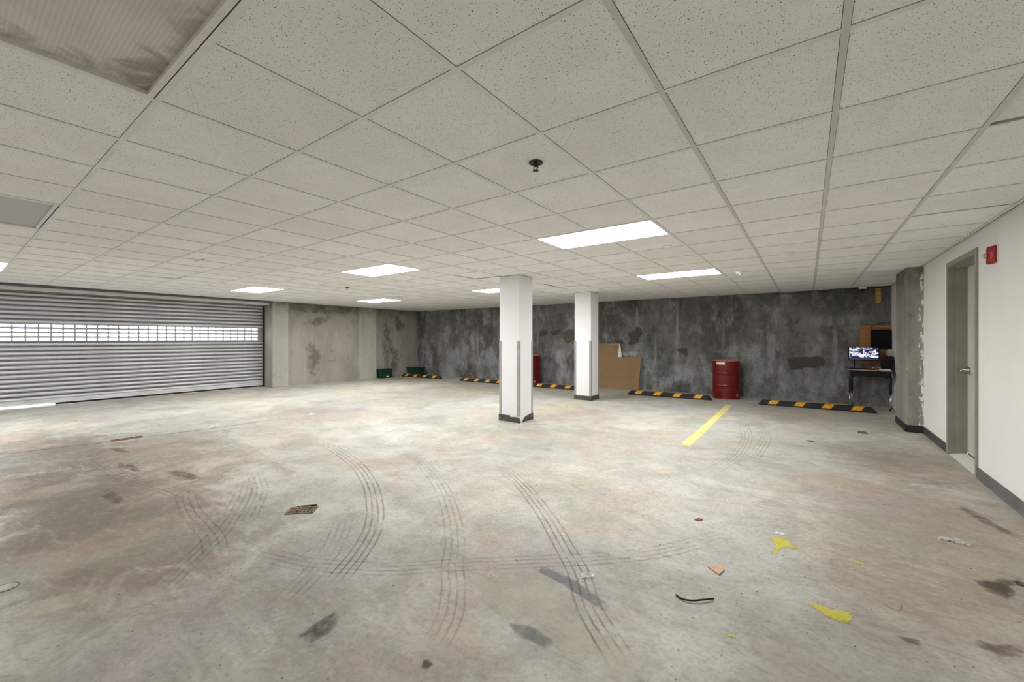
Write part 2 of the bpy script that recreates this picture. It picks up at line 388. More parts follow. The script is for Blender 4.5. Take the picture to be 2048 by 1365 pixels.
# ------------------------------------------------------------------ mesh helper
class MB:
    def __init__(s): s.v = []; s.f = []; s.sm = []
    def add(s, vs, fs, smooth=False):
        o = len(s.v); s.v += [tuple(p) for p in vs]
        s.f += [tuple(i + o for i in f) for f in fs]; s.sm += [smooth] * len(fs); return s
    def box(s, x0, x1, y0, y1, z0, z1, M=None):
        p = [Vector(q) for q in ((x0, y0, z0), (x1, y0, z0), (x1, y1, z0), (x0, y1, z0), (x0, y0, z1), (x1, y0, z1), (x1, y1, z1), (x0, y1, z1))]
        if M: p = [M @ q for q in p]
        return s.add(p, [(0, 3, 2, 1), (4, 5, 6, 7), (0, 1, 5, 4), (1, 2, 6, 5), (2, 3, 7, 6), (3, 0, 4, 7)])
    def bbox(s, x0, x1, y0, y1, z0, z1, r=.004, M=None):
        """box with chamfered edges"""
        bm = bmesh.new(); bmesh.ops.create_cube(bm, size=1)
        for q in bm.verts: q.co = Vector(((x0 + x1) / 2 + q.co.x * (x1 - x0), (y0 + y1) / 2 + q.co.y * (y1 - y0), (z0 + z1) / 2 + q.co.z * (z1 - z0)))
        bmesh.ops.bevel(bm, geom=list(bm.edges), offset=r, segments=2, affect='EDGES', profile=.5)
        bm.verts.index_update()
        vs = [(M @ q.co if M else q.co.copy()) for q in bm.verts]
        s.add(vs, [[q.index for q in f.verts] for f in bm.faces]); bm.free(); return s
    def prism(s, poly, z0, z1, axis='Z', M=None, smooth=False):
        n = len(poly)
        def P(a, b, c):
            q = {'Z': (a, b, c), 'Y': (a, c, b), 'X': (c, a, b)}[axis]
            return M @ Vector(q) if M else q
        vs = [P(a, b, z0) for a, b in poly] + [P(a, b, z1) for a, b in poly]
        s.add(vs, [(i, (i + 1) % n, n + (i + 1) % n, n + i) for i in range(n)], smooth)
        o = len(s.v) - 2 * n
        s.f += [tuple(o + i for i in reversed(range(n))), tuple(o + n + i for i in range(n))]; s.sm += [False, False]; return s
    def lathe(s, prof, n=32, c=(0, 0, 0), smooth=True, caps=True, M=None):
        vs = []
        for r, z in prof:
            for k in range(n):
                a = 2 * PI * k / n; q = Vector((c[0] + r * math.cos(a), c[1] + r * math.sin(a), c[2] + z)); vs.append(M @ q if M else q)
        fs = [(i * n + k, i * n + (k + 1) % n, (i + 1) * n + (k + 1) % n, (i + 1) * n + k) for i in range(len(prof) - 1) for k in range(n)]
        s.add(vs, fs, smooth)
        if caps:
            o = len(s.v) - len(vs); m = len(prof) - 1
            s.f += [tuple(o + k for k in reversed(range(n))), tuple(o + m * n + k for k in range(n))]; s.sm += [False, False]
        return s
    def tube(s, pts, r, n=8, closed=False):
        pts = [Vector(p) for p in pts]; L = len(pts); vs = []
        up = None
        for i, p in enumerate(pts):
            t = (pts[min(i + 1, L - 1)] - pts[max(i - 1, 0)]).normalized()
            if up is None: up = Vector((0, 0, 1)) if abs(t.z) < .9 else Vector((1, 0, 0))
            a = t.cross(up).normalized(); b = a.cross(t).normalized(); up = b
            rr = r[i] if isinstance(r, (list, tuple)) else r
            for k in range(n):
                g = 2 * PI * k / n; vs.append(p + a * math.cos(g) * rr + b * math.sin(g) * rr)
        fs = [(i * n + k, i * n + (k + 1) % n, (i + 1) * n + (k + 1) % n, (i + 1) * n + k) for i in range(L - 1) for k in range(n)]
        s.add(vs, fs, True); o = len(s.v) - len(vs)
        s.f += [tuple(o + k for k in reversed(range(n))), tuple(o + (L - 1) * n + k for k in range(n))]; s.sm += [False, False]
        return s
    def sphere(s, c, r, n=16, m=10, zs=1.0, half=None):
        prof = []
        a0, a1 = (-PI / 2, PI / 2) if half is None else half
        for i in range(m + 1):
            t = a0 + (a1 - a0) * i / m; prof.append((max(1e-5, r * math.cos(t)), r * math.sin(t) * zs))
        return s.lathe(prof, n, c, True, False)
    def build(s, name, mat, parent=None, mesh=False):
        me = bpy.data.meshes.new(name); me.from_pydata(s.v, [], s.f)
        me.polygons.foreach_set('use_smooth', s.sm); me.materials.append(MAT[mat] if isinstance(mat, str) else mat); me.update()
        bm = bmesh.new(); bm.from_mesh(me); bmesh.ops.recalc_face_normals(bm, faces=bm.faces); bm.to_mesh(me); bm.free()
        if mesh: return me
        return link(name, me, parent)

def link(name, me, parent=None):
    o = bpy.data.objects.new(name, me); col.objects.link(o)
    if parent: o.parent = parent
    return o
def tag(o, label=None, cat=None, group=None, kind=None):
    for k, v in (('label', label), ('category', cat), ('group', group), ('kind', kind)):
        if v: o[k] = v
    return o
def empty(name, loc, rz=0, **kw):
    o = bpy.data.objects.new(name, None); col.objects.link(o); o.location = loc; o.rotation_euler = (0, 0, rz)
    o.empty_display_size = .1
    return tag(o, **kw)
def copy_tree(o, parent=None):
    c = o.copy(); col.objects.link(c)
    if parent: c.parent = parent
    for ch in [q for q in bpy.data.objects if q.parent == o]: copy_tree(ch, c)
    return c

def patch(name, pts, mat, parent, plane='Z', level=.0008, grow=1.18, label=None, kind=None):
    """thin painted or stained patch: outline points, opacity attribute falls off at the rim"""
    n = len(pts); cx = sum(p[0] for p in pts) / n; cy = sum(p[1] for p in pts) / n
    sub = []
    for i in range(n):
        a, b = pts[i], pts[(i + 1) % n]
        for k in range(3): sub.append((a[0] + (b[0] - a[0]) * k / 3, a[1] + (b[1] - a[1]) * k / 3))
    rings = [(0.0, 1.0), (.5, .92), (.8, .7), (1.0, .5), ((1 + grow) / 2, .2), (grow, -.2)]
    vs = []; al = []
    for s_, a in rings:
        for p in sub:
            q = (cx + (p[0] - cx) * s_, cy + (p[1] - cy) * s_)
            vs.append((q[0], q[1], level) if plane == 'Z' else ((q[0], level(q[0]) if callable(level) else level, q[1]) if plane == 'Y' else (level, q[0], q[1])))
            al.append(a)
    m = len(sub); fs = []
    for i in range(len(rings) - 1):
        for k in range(m): fs.append((i * m + k, i * m + (k + 1) % m, (i + 1) * m + (k + 1) % m, (i + 1) * m + k))
    me = bpy.data.meshes.new(name); me.from_pydata(vs, [], fs)
    at = me.attributes.new('a', 'FLOAT', 'POINT'); at.data.foreach_set('value', al)
    me.materials.append(MAT[mat]); me.update()
    o = link(name, me, parent)
    return tag(o, label=label, kind=kind)

def blob(cx, cy, rx, ry, rot=0, n=10, jit=.18):
    c, s_ = math.cos(rot), math.sin(rot); out = []
    for k in range(n):
        a = 2 * PI * k / n; j = 1 + random.uniform(-jit, jit)
        x, y = rx * math.cos(a) * j, ry * math.sin(a) * j
        out.append((cx + x * c - y * s_, cy + x * s_ + y * c))
    return out

def catmull(P, k=8):
    P = [Vector(p) for p in P]; Q = [P[0] * 2 - P[1]] + P + [P[-1] * 2 - P[-2]]; out = []
    for i in range(1, len(Q) - 2):
        a, b, c, d = Q[i - 1:i + 3]
        for j in range(k):
            t = j / k
            out.append(.5 * ((2 * b) + (c - a) * t + (2 * a - 5 * b + 4 * c - d) * t * t + (3 * b - a - 3 * c + d) * t ** 3))
    out.append(P[-1]); return out

def ribbon(name, pts, width, mat, parent, level=.0012, fade=.12, edge=False, straight=False):
    pl = catmull([(p[0], p[1], 0) for p in pts], 4 if straight else 10); L = len(pl); vs = []; va = []; aa = []
    cols = (-1, -.85, 0, .85, 1)
    for i, p in enumerate(pl):
        t = (pl[min(i + 1, L - 1)] - pl[max(i - 1, 0)]).normalized(); nn = Vector((-t.y, t.x, 0))
        u = i / (L - 1); a = min(1, u / fade, (1 - u) / fade)
        for c in cols:
            q = p + nn * c * width / 2; vs.append((q.x, q.y, level)); va.append(c); aa.append(a * (.35 if edge and abs(c) == 1 else 1))
    m = len(cols); fs = [(i * m + k, i * m + k + 1, (i + 1) * m + k + 1, (i + 1) * m + k) for i in range(L - 1) for k in range(m - 1)]
    me = bpy.data.meshes.new(name); me.from_pydata(vs, [], fs)
    me.attributes.new('a', 'FLOAT', 'POINT').data.foreach_set('value', aa)
    me.attributes.new('v', 'FLOAT', 'POINT').data.foreach_set('value', va)
    me.materials.append(MAT[mat]); me.update()
    return link(name, me, parent)

# ------------------------------------------------------------------ dimensions
S = .61
GX, GY = -1.82797, 2.89424
CEIL = 2.415
XR = 1.37            # white wall
XL = -12.27          # left wall
XD = -12.75          # rolling door plane
YB0 = -6.0           # wall behind the camera
gx = lambda i: (i + GX) * S
gy = lambda j: (j + GY) * S
yback = lambda x: 10.93 + .031 * (x + 1.0)       # back wall face
DY0, DY1 = -.75, 5.33                             # rolling door opening

# ------------------------------------------------------------------ the setting
floor = MB().box(-13.1, 1.75, YB0 - .2, 11.4, -.2, 0).build('floor', 'floor')
tag(floor, 'stained bare concrete garage floor with tyre marks', 'floor', kind='structure')
drive = MB().box(-40, -13.1, -30, 40, -.25, -.03).build('driveway', 'asphalt')
tag(drive, 'bright driveway outside the rolling door', 'driveway', kind='structure')

wb = MB()
x0, x1 = -13.2, 1.9
wb.prism([(x0, yback(x0)), (x1, yback(x1)), (x1, yback(x1) + .3), (x0, yback(x0) + .3)], 0, 2.95)
wall_back = tag(wb.build('wall_back', 'backwall'), 'dark mottled concrete back wall', 'wall', kind='structure')

wl = MB()
wl.box(-12.7, XL, DY1 + .43, 10.62, 0, 2.95)
wl.box(-12.95, -12.62, DY0 - .05, DY1, 2.30, 2.95)
wl.box(-12.9, -12.2, YB0, DY0, 0, 2.95)
tag(wl.build('wall_left', 'leftwall'), 'grey poured concrete wall beside the rolling door', 'wall', kind='structure')

wr = MB()
FY0, FY1, FZ = 5.88, 6.95, 2.27
wr.box(XR, 1.7, YB0, FY0, 0, 2.95); wr.box(XR, 1.7, FY1, 10.98, 0, 2.95); wr.box(XR, 1.7, FY0, FY1, FZ, 2.95)
tag(wr.build('wall_right', 'white'), 'white painted wall with a grey door', 'wall', kind='structure')
tag(MB().box(-12.95, 1.7, YB0 - .2, YB0, 0, 2.95).build('wall_front', 'white'), 'white wall behind the viewer', 'wall', kind='structure')

# pilasters
def pil(name, x0, x1, y0, y1, mat, label):
    o = MB().bbox(x0, x1, y0, y1, 0, CEIL + .3, .012).build(name, mat)
    return tag(o, label, 'pilaster', kind='structure')
pil('pilaster', -12.95, -12.2, DY1, DY1 + .43, 'pilaster', 'pale concrete pilaster forming the jamb of the rolling door')
pil('pilaster', XL - .1, -12.17, 8.02, 8.68, 'pilaster', 'concrete pilaster in the left wall beside a green crate')
rp = pil('pilaster', 1.185, XR + .02, 8.19, 9.06, 'pilaster_grey', 'grey concrete pilaster beside the white wall, splashed with white paint')

# ceiling: slab above, grid and tiles hung below
ceiling = MB().box(-13.0, 1.75, YB0 - .2, 11.4, 2.95, 3.15).build('ceiling', 'plenum')
tag(ceiling, 'suspended ceiling of speckled white tiles in a metal grid', 'ceiling', kind='structure')
I0, I1 = -18, 4
J0, J1 = -14, 15
XA, XB = -12.2, XR - .004
def ycut(x): return yback(x) - (.20 if x > .45 else .012)
LIT = {(-2, 3): 1, (-8, 3): 1, (-15, 3): 1, (-15, 8): 1, (-8, 8): 1, (-2, 8): 1, (-15, -3): 1, (-8, -3): 0, (-2, -3): 2,
       (-2, -8): 1, (-8, -8): 1, (-15, -8): 1}  # unseen row continued behind the camera, added to brighten the room
used = set()
for (i, j) in LIT: used |= {(i, j), (i + 1, j)}
GAP = .0136            # half flange plus reveal
TZ = CEIL + .0035
def proj(x, y, z):
    dx, dy, dz = x, y, z - CAM_H
    d = -math.sin(YAW) * dx + math.cos(YAW) * dy
    r = math.cos(YAW) * dx + math.sin(YAW) * dy
    if d < .12: return None
    return 1037.5 + FPX * r / d, 678 - FPX * dz / d
full = MB().box(-S / 2 + GAP, S / 2 - GAP, -S / 2 + GAP, S / 2 - GAP, 0, .015).build('ceiling_tile', 'tile', mesh=True)
cand = []
for i in range(I0 - 1, I1 + 1):
    for j in range(J0, J1 + 1):
        if (i, j) in used: continue
        x0, x1 = max(gx(i), XA), min(gx(i + 1), XB); y0, y1 = max(gy(j), YB0), gy(j + 1)
        if x1 - x0 < .05 or y1 - y0 < .05 or y0 > ycut((x0 + x1) / 2) - .05: continue
        xm = (x0 + x1) / 2; yt0, yt1 = min(y1, ycut(x0)), min(y1, ycut(x1))
        pr = [proj(a, b, CEIL) for a, b in ((x0, y0), (x1, y0), (x1, yt1), (x0, yt0))]
        area = 0
        if all(pr):
            cl = [(min(2048, max(0, p[0])), min(1365, max(0, p[1]))) for p in pr]
            area = abs(sum(cl[k][0] * cl[(k + 1) % 4][1] - cl[(k + 1) % 4][0] * cl[k][1] for k in range(4))) / 2
        elif any(pr): area = 300 if max(p[0] for p in pr if p) > 0 and y1 > .2 else 0
        whole = x1 - x0 > S - .001 and y1 - y0 > S - .001 and yt0 == y1 and yt1 == y1
        cand.append((area, i, j, x0, x1, y0, yt0, yt1, whole))
cand.sort(key=lambda c: -c[0])
TILT = {(3, 1): (.011, 0), (-6, 5): (.006, .004), (-5, 8): (-.014, .006), (3, 4): (.0025, 0), (-13, 0): (.006, 0)}
rest = MB()
for k, (area, i, j, x0, x1, y0, ya, yb, whole) in enumerate(cand):
    if k < 300 and area > 0:
        if whole: o = link('ceiling_tile', full, ceiling); c = ((x0 + x1) / 2, (y0 + ya) / 2)
        else:
            c = ((x0 + x1) / 2, (y0 + (ya + yb) / 2) / 2)
            l = GAP if x0 > XA + .01 else .002; r_ = GAP if x1 < XB - .01 else .002
            o = MB().prism([(x0 + l - c[0], y0 + GAP - c[1]), (x1 - r_ - c[0], y0 + GAP - c[1]), (x1 - r_ - c[0], yb - GAP - c[1]), (x0 + l - c[0], ya - GAP - c[1])], 0, .015).build('ceiling_tile', 'tile', ceiling)
        o.location = (c[0], c[1], TZ)
        if (i, j) in TILT:
            dz, ry = TILT[(i, j)]
            o.rotation_euler = (dz / S, ry / S, 0); o.location.z += abs(dz) / 2 + abs(ry) / 2
    else:
        rest.prism([(x0 + GAP, y0 + GAP), (x1 - GAP, y0 + GAP), (x1 - GAP, yb - GAP), (x0 + GAP, ya - GAP)], TZ, TZ + .015)
tag(rest.build('ceiling_tile_field', 'tile', ceiling), kind='stuff')
# grid: main runners along the depth, cross tees between
for i in range(I0, I1 + 1):
    x = gx(i); y1 = ycut(x); m = MB(); a = YB0
    for j in sorted(jj for (ii, jj) in LIT if ii + 1 == i) + [99]:
        e = min(y1, gy(j) - .012)
        if e - a > .02: m.box(x - .012, x + .012, a, e, CEIL, CEIL + .0025); m.box(x - .001, x + .001, a, e, CEIL + .0025, CEIL + .035)
        a = gy(j + 1) + .012
    m.build('main_tee', 'tee' if i in (1, 2, 3) else 'tee_worn', ceiling)
for j in range(J0 + 1, J1):
    y = gy(j)
    if y > yback(XA) - .02 and y > yback(XB) - .22: continue
    xs = XA if y < yback(XA) - .03 else (y - 10.93 + .05) / .031 - 1.0
    xe = XB if y < ycut(1.0) else .44
    if xe - xs < .2: continue
    m = MB().box(xs, xe, y - .012, y + .012, CEIL + .0003, CEIL + .0028); m.box(xs, xe, y - .001, y + .001, CEIL + .0028, CEIL + .03)
    m.build('cross_tee', 'tee_worn', ceiling)
for pts in (blob(gx(-9.0), gy(.35), .16, .02, .1), blob(gx(-7.6), gy(.45), .05, .015, .2), blob(gx(-3.0), gy(.91), .02, .008, 1.0), blob(gx(-11.8), gy(7.9), .1, .03, .3), blob(gx(-8.9), gy(9.6), .12, .03, .3)):
    patch('ceiling_scuff', pts, 'mk_dark', ceiling, level=CEIL + .0028, grow=1.3)
# wall angles
tr = MB().box(XR - .024, XR, YB0, 8.19, CEIL - .001, CEIL + .002); tr.box(XR - .002, XR, YB0, 8.19, CEIL, CEIL + .02)
tag(tr.build('trim_1', 'tee'), 'white wall angle along the top of the white wall', 'trim', kind='structure')
t2 = MB().box(-12.26, -12.2, DY0, DY1, CEIL - .045, CEIL + .02)
tag(t2.build('trim_2', 'joint'), 'dark steel angle closing the ceiling above the rolling door', 'trim', kind='structure')

# ------------------------------------------------------------------ floor marks (children of the floor)
for p in [[(-5.21, 2.87), (-4.88, 2.84), (-4.04, 2.62), (-3.39, 2.35), (-2.85, 2.03), (-2.54, 1.79), (-2.34, 1.56), (-2.22, 1.38), (-2.13, 1.24)],
          [(-2.69, 3.46), (-2.17, 3.14), (-1.64, 2.70), (-1.32, 2.39), (-1.08, 2.15), (-.91, 1.92), (-.76, 1.78), (-.63, 1.67)]]:
    ribbon('tyre_mark', p, .17, 'tire', floor)
for p in [[(-4.26, 3.36), (-3.55, 3.10), (-2.79, 2.69), (-2.25, 2.29), (-1.91, 1.98), (-1.74, 1.78), (-1.58, 1.63), (-1.42, 1.43), (-1.33, 1.22)],
          [(-3.05, 1.11), (-2.75, 1.21), (-2.48, 1.29), (-2.26, 1.41), (-2.03, 1.55), (-1.77, 1.78), (-1.46, 2.04), (-1.08, 2.36), (-.81, 2.64), (-.61, 2.94), (-.43, 3.25)],
          [(-4.58, 1.77), (-4.02, 1.52), (-3.49, 1.21), (-3.24, 1.02), (-3.03, .83), (-2.84, .65)],
          [(-4.60, 1.30), (-4.37, 1.22), (-3.94, 1.14), (-3.58, 1.11), (-3.32, 1.08), (-3.0, 1.0)],
          [(-4.64, 1.86), (-4.07, 1.68), (-3.73, 1.50), (-3.4, 1.3)],
          [(-.87, 7.61), (-.68, 6.47), (-.67, 5.36), (-.80, 4.60)], [(-.69, 7.74), (-.47, 6.62), (-.48, 5.76), (-.51, 5.31)],
          [(-6.92, 1.0), (-6.02, 1.02), (-5.3, 1.08), (-4.86, 1.17), (-4.44, 1.22)], [(-2.9, 1.8), (-2.55, 1.5), (-2.35, 1.25), (-2.2, 1.0)]]:
    ribbon('tyre_mark', p, .17, 'tire_faint', floor, level=.0010)
ribbon('parking_line', [(-1.28, 5.34), (-1.285, 6.5), (-1.30, 8), (-1.33, 9.6)], .125, 'mk_yellow_line', floor, .0016, .02, True, True)
for x, a, b in ((-4.06, 5.9, 10.1), (-6.85, 5.4, 9.6), (-9.85, 5.2, 9.0)):
    ribbon('parking_line', [(x, a), (x, (a + b) / 2), (x - .02, b)], .12, 'mk_yellow_faint', floor, .0016, .05, True, True)
Y1 = [(-.22, 3.29), (-.13, 3.33), (-.04, 3.22), (-.14, 3.17), (-.16, 3.07), (-.19, 3.08), (-.17, 3.18)]
Y2 = [(-.01, 2.58), (.05, 2.61), (.10, 2.59), (.16, 2.63), (.18, 2.59), (.16, 2.52), (.12, 2.50), (.06, 2.53)]
ribbon('floor_crack', [(-7.79, .30), (-7.68, .81), (-7.57, 1.25), (-7.53, 1.75), (-7.42, 2.35), (-7.37, 3.3)], .022, 'mk_dark', floor, .0015, .1, True)
patch('paint_splash', Y1, 'mk_yellow', floor, level=.0018, label='small yellow paint splash shaped like a bird foot')
patch('paint_splash', Y2, 'mk_yellow', floor, level=.0018, label='bright yellow oblong paint splash')
patch('paint_splash', blob(-.29, 2.10, .018, .012), 'mk_yellow', floor, level=.0018)
patch('paint_splash', blob(.26, 3.23, .03, .012), 'mk_yellow', floor, level=.0018)
patch('discoloured_area', [(-1.63, 1.75), (-1.31, 2.01), (-1.01, 1.96), (-.83, 1.95), (-.6, 1.9), (-.45, 1.66), (-.65, 1.50), (-.83, 1.54), (-.95, 1.59), (-1.16, 1.59), (-1.39, 1.63)], 'mk_light', floor, level=.0006, grow=1.1)
patch('discoloured_area', [(-3.25, .16), (-3.24, .30), (-3.20, .45), (-3.08, .55), (-2.99, .50), (-3.06, .36), (-3.07, .23), (-3.1, .16)], 'mk_light', floor, level=.0006, grow=1.25)
for pts in ([(-1.34, 2.04), (-1.26, 2.09), (-1.06, 2.07), (-.84, 1.98), (-.84, 1.92), (-1.03, 1.97)], [(-1.17, 1.58), (-1.08, 1.62), (-.94, 1.60), (-.95, 1.54), (-1.11, 1.53)]):
    patch('stain', pts, 'mk_blue', floor, level=.0008)
for pts in ([(.76, 3.39), (.83, 3.41), (.90, 3.49), (.99, 3.55), (.98, 3.48), (.91, 3.40), (.92, 3.34), (.86, 3.25), (.80, 3.27)],
            [(-1.93, 1.13), (-1.87, 1.13), (-1.81, 1.04), (-1.83, .96), (-1.91, .95), (-1.93, 1.03)], [(-1.34, 1.185), (-1.32, 1.20), (-1.285, 1.19), (-1.29, 1.16), (-1.31, 1.15), (-1.32, 1.165)]):
    patch('stain', pts, 'mk_dark', floor, level=.0008, grow=1.3)
for pts in ([(.62, 2.72), (.68, 2.72), (.78, 2.79), (.75, 2.68), (.67, 2.62), (.62, 2.66)], [(.31, 2.54), (.42, 2.57), (.41, 2.52), (.37, 2.51)],
            [(.97, 4.94), (1.08, 4.75), (1.13, 4.53), (1.19, 4.31), (1.13, 4.30), (1.06, 4.45), (1.01, 4.68)],
            blob(-6.9, 1.25, .28, .05, .1), blob(-5.9, 1.15, .35, .05, .1), blob(-5.1, 1.4, .3, .06, .1), blob(-4.9, .85, .3, .05, .05)):
    patch('stain', pts, 'mk_brown', floor, level=.0008, grow=1.3)
ribbon('chalk_scribble', [(.31, 2.83), (.34, 2.79), (.37, 2.78), (.39, 2.82), (.39, 2.86)], .008, 'mk_orange', floor, .0018, .1)

# ------------------------------------------------------------------ back wall marks
ybm = lambda x: yback(x) - .002
ybm2 = lambda x: yback(x) - .003
for pts, m in [
    ([(-.36, .93), (-.27, .96), (-.1, .96), (.01, .99), (.22, .99), (.30, .92), (.29, .79), (.16, .74), (-.07, .73), (-.13, .68), (-.29, .67), (-.35, .76)], 'mk_wdark'),
    ([(-4.06, 1.54), (-3.81, 1.59), (-3.79, 1.70), (-3.68, 1.67), (-3.59, 1.52), (-3.71, 1.39), (-3.73, 1.21), (-4.0, 1.22), (-3.97, 1.39)], 'mk_wdark'),
    ([(-2.74, 1.12), (-2.49, 1.14), (-2.46, 1.01), (-2.49, .91), (-2.63, 1.02), (-2.74, 1.06)], 'mk_wdark'),
    ([(-4.41, 1.31), (-4.32, 1.37), (-4.13, 1.31), (-4.11, 1.22), (-4.32, 1.24)], 'mk_wdark'),
    ([(-6.01, 1.53), (-5.81, 1.64), (-5.61, 1.65), (-5.61, 1.35), (-5.83, 1.22), (-6.03, 1.38)], 'mk_wtan'),
    ([(-6.81, 1.60), (-6.54, 1.65), (-6.54, 1.49), (-6.81, 1.44)], 'mk_wdark'), ([(-6.44, 1.60), (-6.08, 1.68), (-6.08, 1.53), (-6.39, 1.44)], 'mk_wdark')]:
    patch('wall_patch', pts, m, wall_back, 'Y', ybm2, 1.04)
for pts, m in [
    ([(-6.39, 1.04), (-6.18, 1.11), (-5.78, 1.07), (-5.73, .92), (-5.98, .70), (-6.23, .64), (-6.39, .82)], 'mk_wwhite'),
    ([(-6.18, .47), (-5.88, .55), (-5.73, .36), (-5.78, .14), (-6.13, .12)], 'mk_wwhite'),
    (blob(-.68, 1.0, .10, .75), 'mk_wmid'), (blob(-.62, 1.85, .12, .35), 'mk_wmid'), (blob(-2.72, 1.5, .05, .8), 'mk_wmid'), (blob(-3.28, .95, .05, .5), 'mk_wmid'),
    (blob(-3.75, 1.9, .05, .4), 'mk_wmid'), (blob(-.1, .5, .45, .2), 'mk_wmid'), (blob(.42, .42, .10, .35), 'mk_wwhite'), (blob(-2.55, .5, .35, .25), 'mk_wwhite'),
    (blob(.48, 1.2, .05, .7), 'mk_wmid'), (blob(-10.3, .7, .5, .4), 'mk_wmid'), (blob(-9.3, 1.0, .06, .7), 'mk_wmid'), (blob(-8.6, .55, .4, .3), 'mk_wmid'),
    (blob(-8.0, 1.7, .05, .5), 'mk_wmid'), (blob(.3, 1.75, .5, .12), 'mk_wmid'), (blob(-3.95, .95, .35, .10), 'mk_wwhite')]:
    patch('wall_patch', pts, m, wall_back, 'Y', ybm, 1.3)
# left wall darker blotches
lw = bpy.data.objects['wall_left']
for pts in (blob(6.7, 1.92, .45, .14, .25), blob(6.5, .75, .22, .5), blob(6.9, 2.25, .9, .12), blob(9.15, 1.4, .22, .9), blob(9.75, 1.9, .22, .4), blob(9.5, .6, .2, .5)):
    patch('wall_patch', pts, 'mk_wblotch', lw, 'X', XL + .002, 1.25)

# ------------------------------------------------------------------ rolling door
rd = tag(empty('door_1', (XD, DY0, 0)), 'galvanised rolling shutter door with a band of see-through slots', 'rolling door', kind='structure')
PITCH = .0915
ZV = 1.314           # lower edge of the slotted rows
def slat_mesh():
    n = 10; m = MB(); W = DY1 - DY0; hb = PITCH * .70
    prof = [(.004 + .030 * math.sin(PI * k / n) ** .55, .003 + hb * k / n) for k in range(n + 1)]
    back = [(.001 + .028 * math.sin(PI * k / n) ** .55, .003 + hb * k / n) for k in range(n, -1, -1)]
    poly = prof + back; N_ = len(poly)
    vs = [(x, .04, z) for x, z in poly] + [(x, W - .04, z) for x, z in poly]
    m.add(vs, [(k, (k + 1) % N_, N_ + (k + 1) % N_, N_ + k) for k in range(N_)], True)
    return m.build('slat', 'galv', mesh=True)
sm_ = slat_mesh()
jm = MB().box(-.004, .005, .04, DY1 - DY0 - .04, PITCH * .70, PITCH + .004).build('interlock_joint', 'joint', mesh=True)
nlow = int((ZV - .10) / PITCH)
zs = [ZV - PITCH * (k + 1) for k in range(nlow)] + [ZV + 4 * PITCH + PITCH * k for k in range(7)]
for z in zs:
    o = link('slat', sm_, rd); o.location = (0, 0, z)
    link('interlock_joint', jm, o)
zb = ZV - PITCH * nlow
mv = MB(); W = DY1 - DY0; sp = .169; wd = .148
mv.box(-.005, .012, .04, W - .04, -.003, .020); mv.box(-.005, .012, .04, W - .04, PITCH - .020, PITCH + .003)
y = W - .04 - .10
edges = [W - .04]
while y > .25:
    edges.append(y); y -= sp
for k, e in enumerate(edges):
    a, b = (e - (sp - wd), e) if k else (e - .10 + .0, e)
    mv.box(-.004, .011, a, b, .020, PITCH - .020)
    if k:      # rounded slot corners
        for zc, s1 in ((.020, 1), (PITCH - .020, -1)):
            for yc, s2 in ((a, -1), (b, 1)):
                mv.prism([(yc, zc), (yc + s2 * .012, zc), (yc + s2 * .004, zc + s1 * .004), (yc, zc + s1 * .012)], -.004, .011, 'X')
mv.box(-.004, .011, .04, edges[-1] - sp + .02, .020, PITCH - .020)
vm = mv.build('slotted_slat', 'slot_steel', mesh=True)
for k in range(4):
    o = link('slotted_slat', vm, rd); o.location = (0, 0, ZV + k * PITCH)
m = MB().bbox(-.012, .022, .04, W - .04, zb - .062, zb + .006, .006); m.bbox(-.02, .034, .04, W - .04, zb - .080, zb - .060, .004)
m.build('bottom_bar', 'galv', rd)
MB().box(-.01, .012, 2.1, W - .04, .004, zb - .080).build('bottom_seal', 'rubber', rd)
for a, b in ((0.0, .045), (W - .045, W)):
    m = MB().box(-.05, -.03, a, b, 0, 2.35); m.box(.05, .07, a, b, 0, 2.35); m.box(-.05, .07, a if a == 0 else b - .008, .008 if a == 0 else b, 0, 2.35)
    m.build('guide_rail', 'steel_dark', rd)
m = MB().lathe([(.16, 0), (.16, W)], 24, M=Matrix.Translation((.10, W, 2.52)) @ Matrix.Rotation(PI / 2, 4, 'X'))
m.build('shutter_coil', 'galv', rd)
m = MB().box(.30, .315, 0, W, 2.335, 2.43); m.box(.10, .315, 0, W, 2.325, 2.335)
m.build('hood_board', 'whiteplastic', rd)

# ------------------------------------------------------------------ steel door in the white wall
d = tag(empty('door_2', (XR, FY0, 0)), 'grey painted steel door in a deep grey frame', 'door', kind='structure')
fw = FY1 - FY0
m = MB()
for a, b in ((0, .055), (fw - .055, fw)):
    m.box(-.014, .055, a, b, 0, FZ)
    m.box(.055, .145, (a if a == 0 else b - .070), (.070 if a == 0 else b), 0, FZ)
m.box(-.014, .055, .055, fw - .055, FZ - .055, FZ); m.box(.055, .145, .07, fw - .07, FZ - .070, FZ)
m.build('door_frame', 'framegrey', d)
leaf = MB().box(.146, .19, .056, fw - .056, .045, FZ - .056).build('door_leaf', 'doorgrey', d)
hz = 1.005; hy = fw - .074 - .055
h = MB().lathe([(.040, 0), (.040, .012), (.018, .018), (.016, .075)], 18, M=Matrix.Translation((.146, hy, hz)) @ Matrix.Rotation(-PI / 2, 4, 'Y'))
h.tube([(.069, hy + .008, hz), (.063, hy - .03, hz), (.063, hy - .12, hz - .004)], [.015, .013, .010], 10)
h.build('lever_handle', 'nickel', leaf)
tag(MB().prism([(0, 0), (.142, 0), (.142, .035), (.09, .030), (0, .006)], .055, fw - .055, 'Y').build('door_sill', 'sill', d), 'pale sloping door sill')
MB().box(.150, .18, .07, fw - .07, 0, .045).build('shadow_gap', 'steel_dark', d)

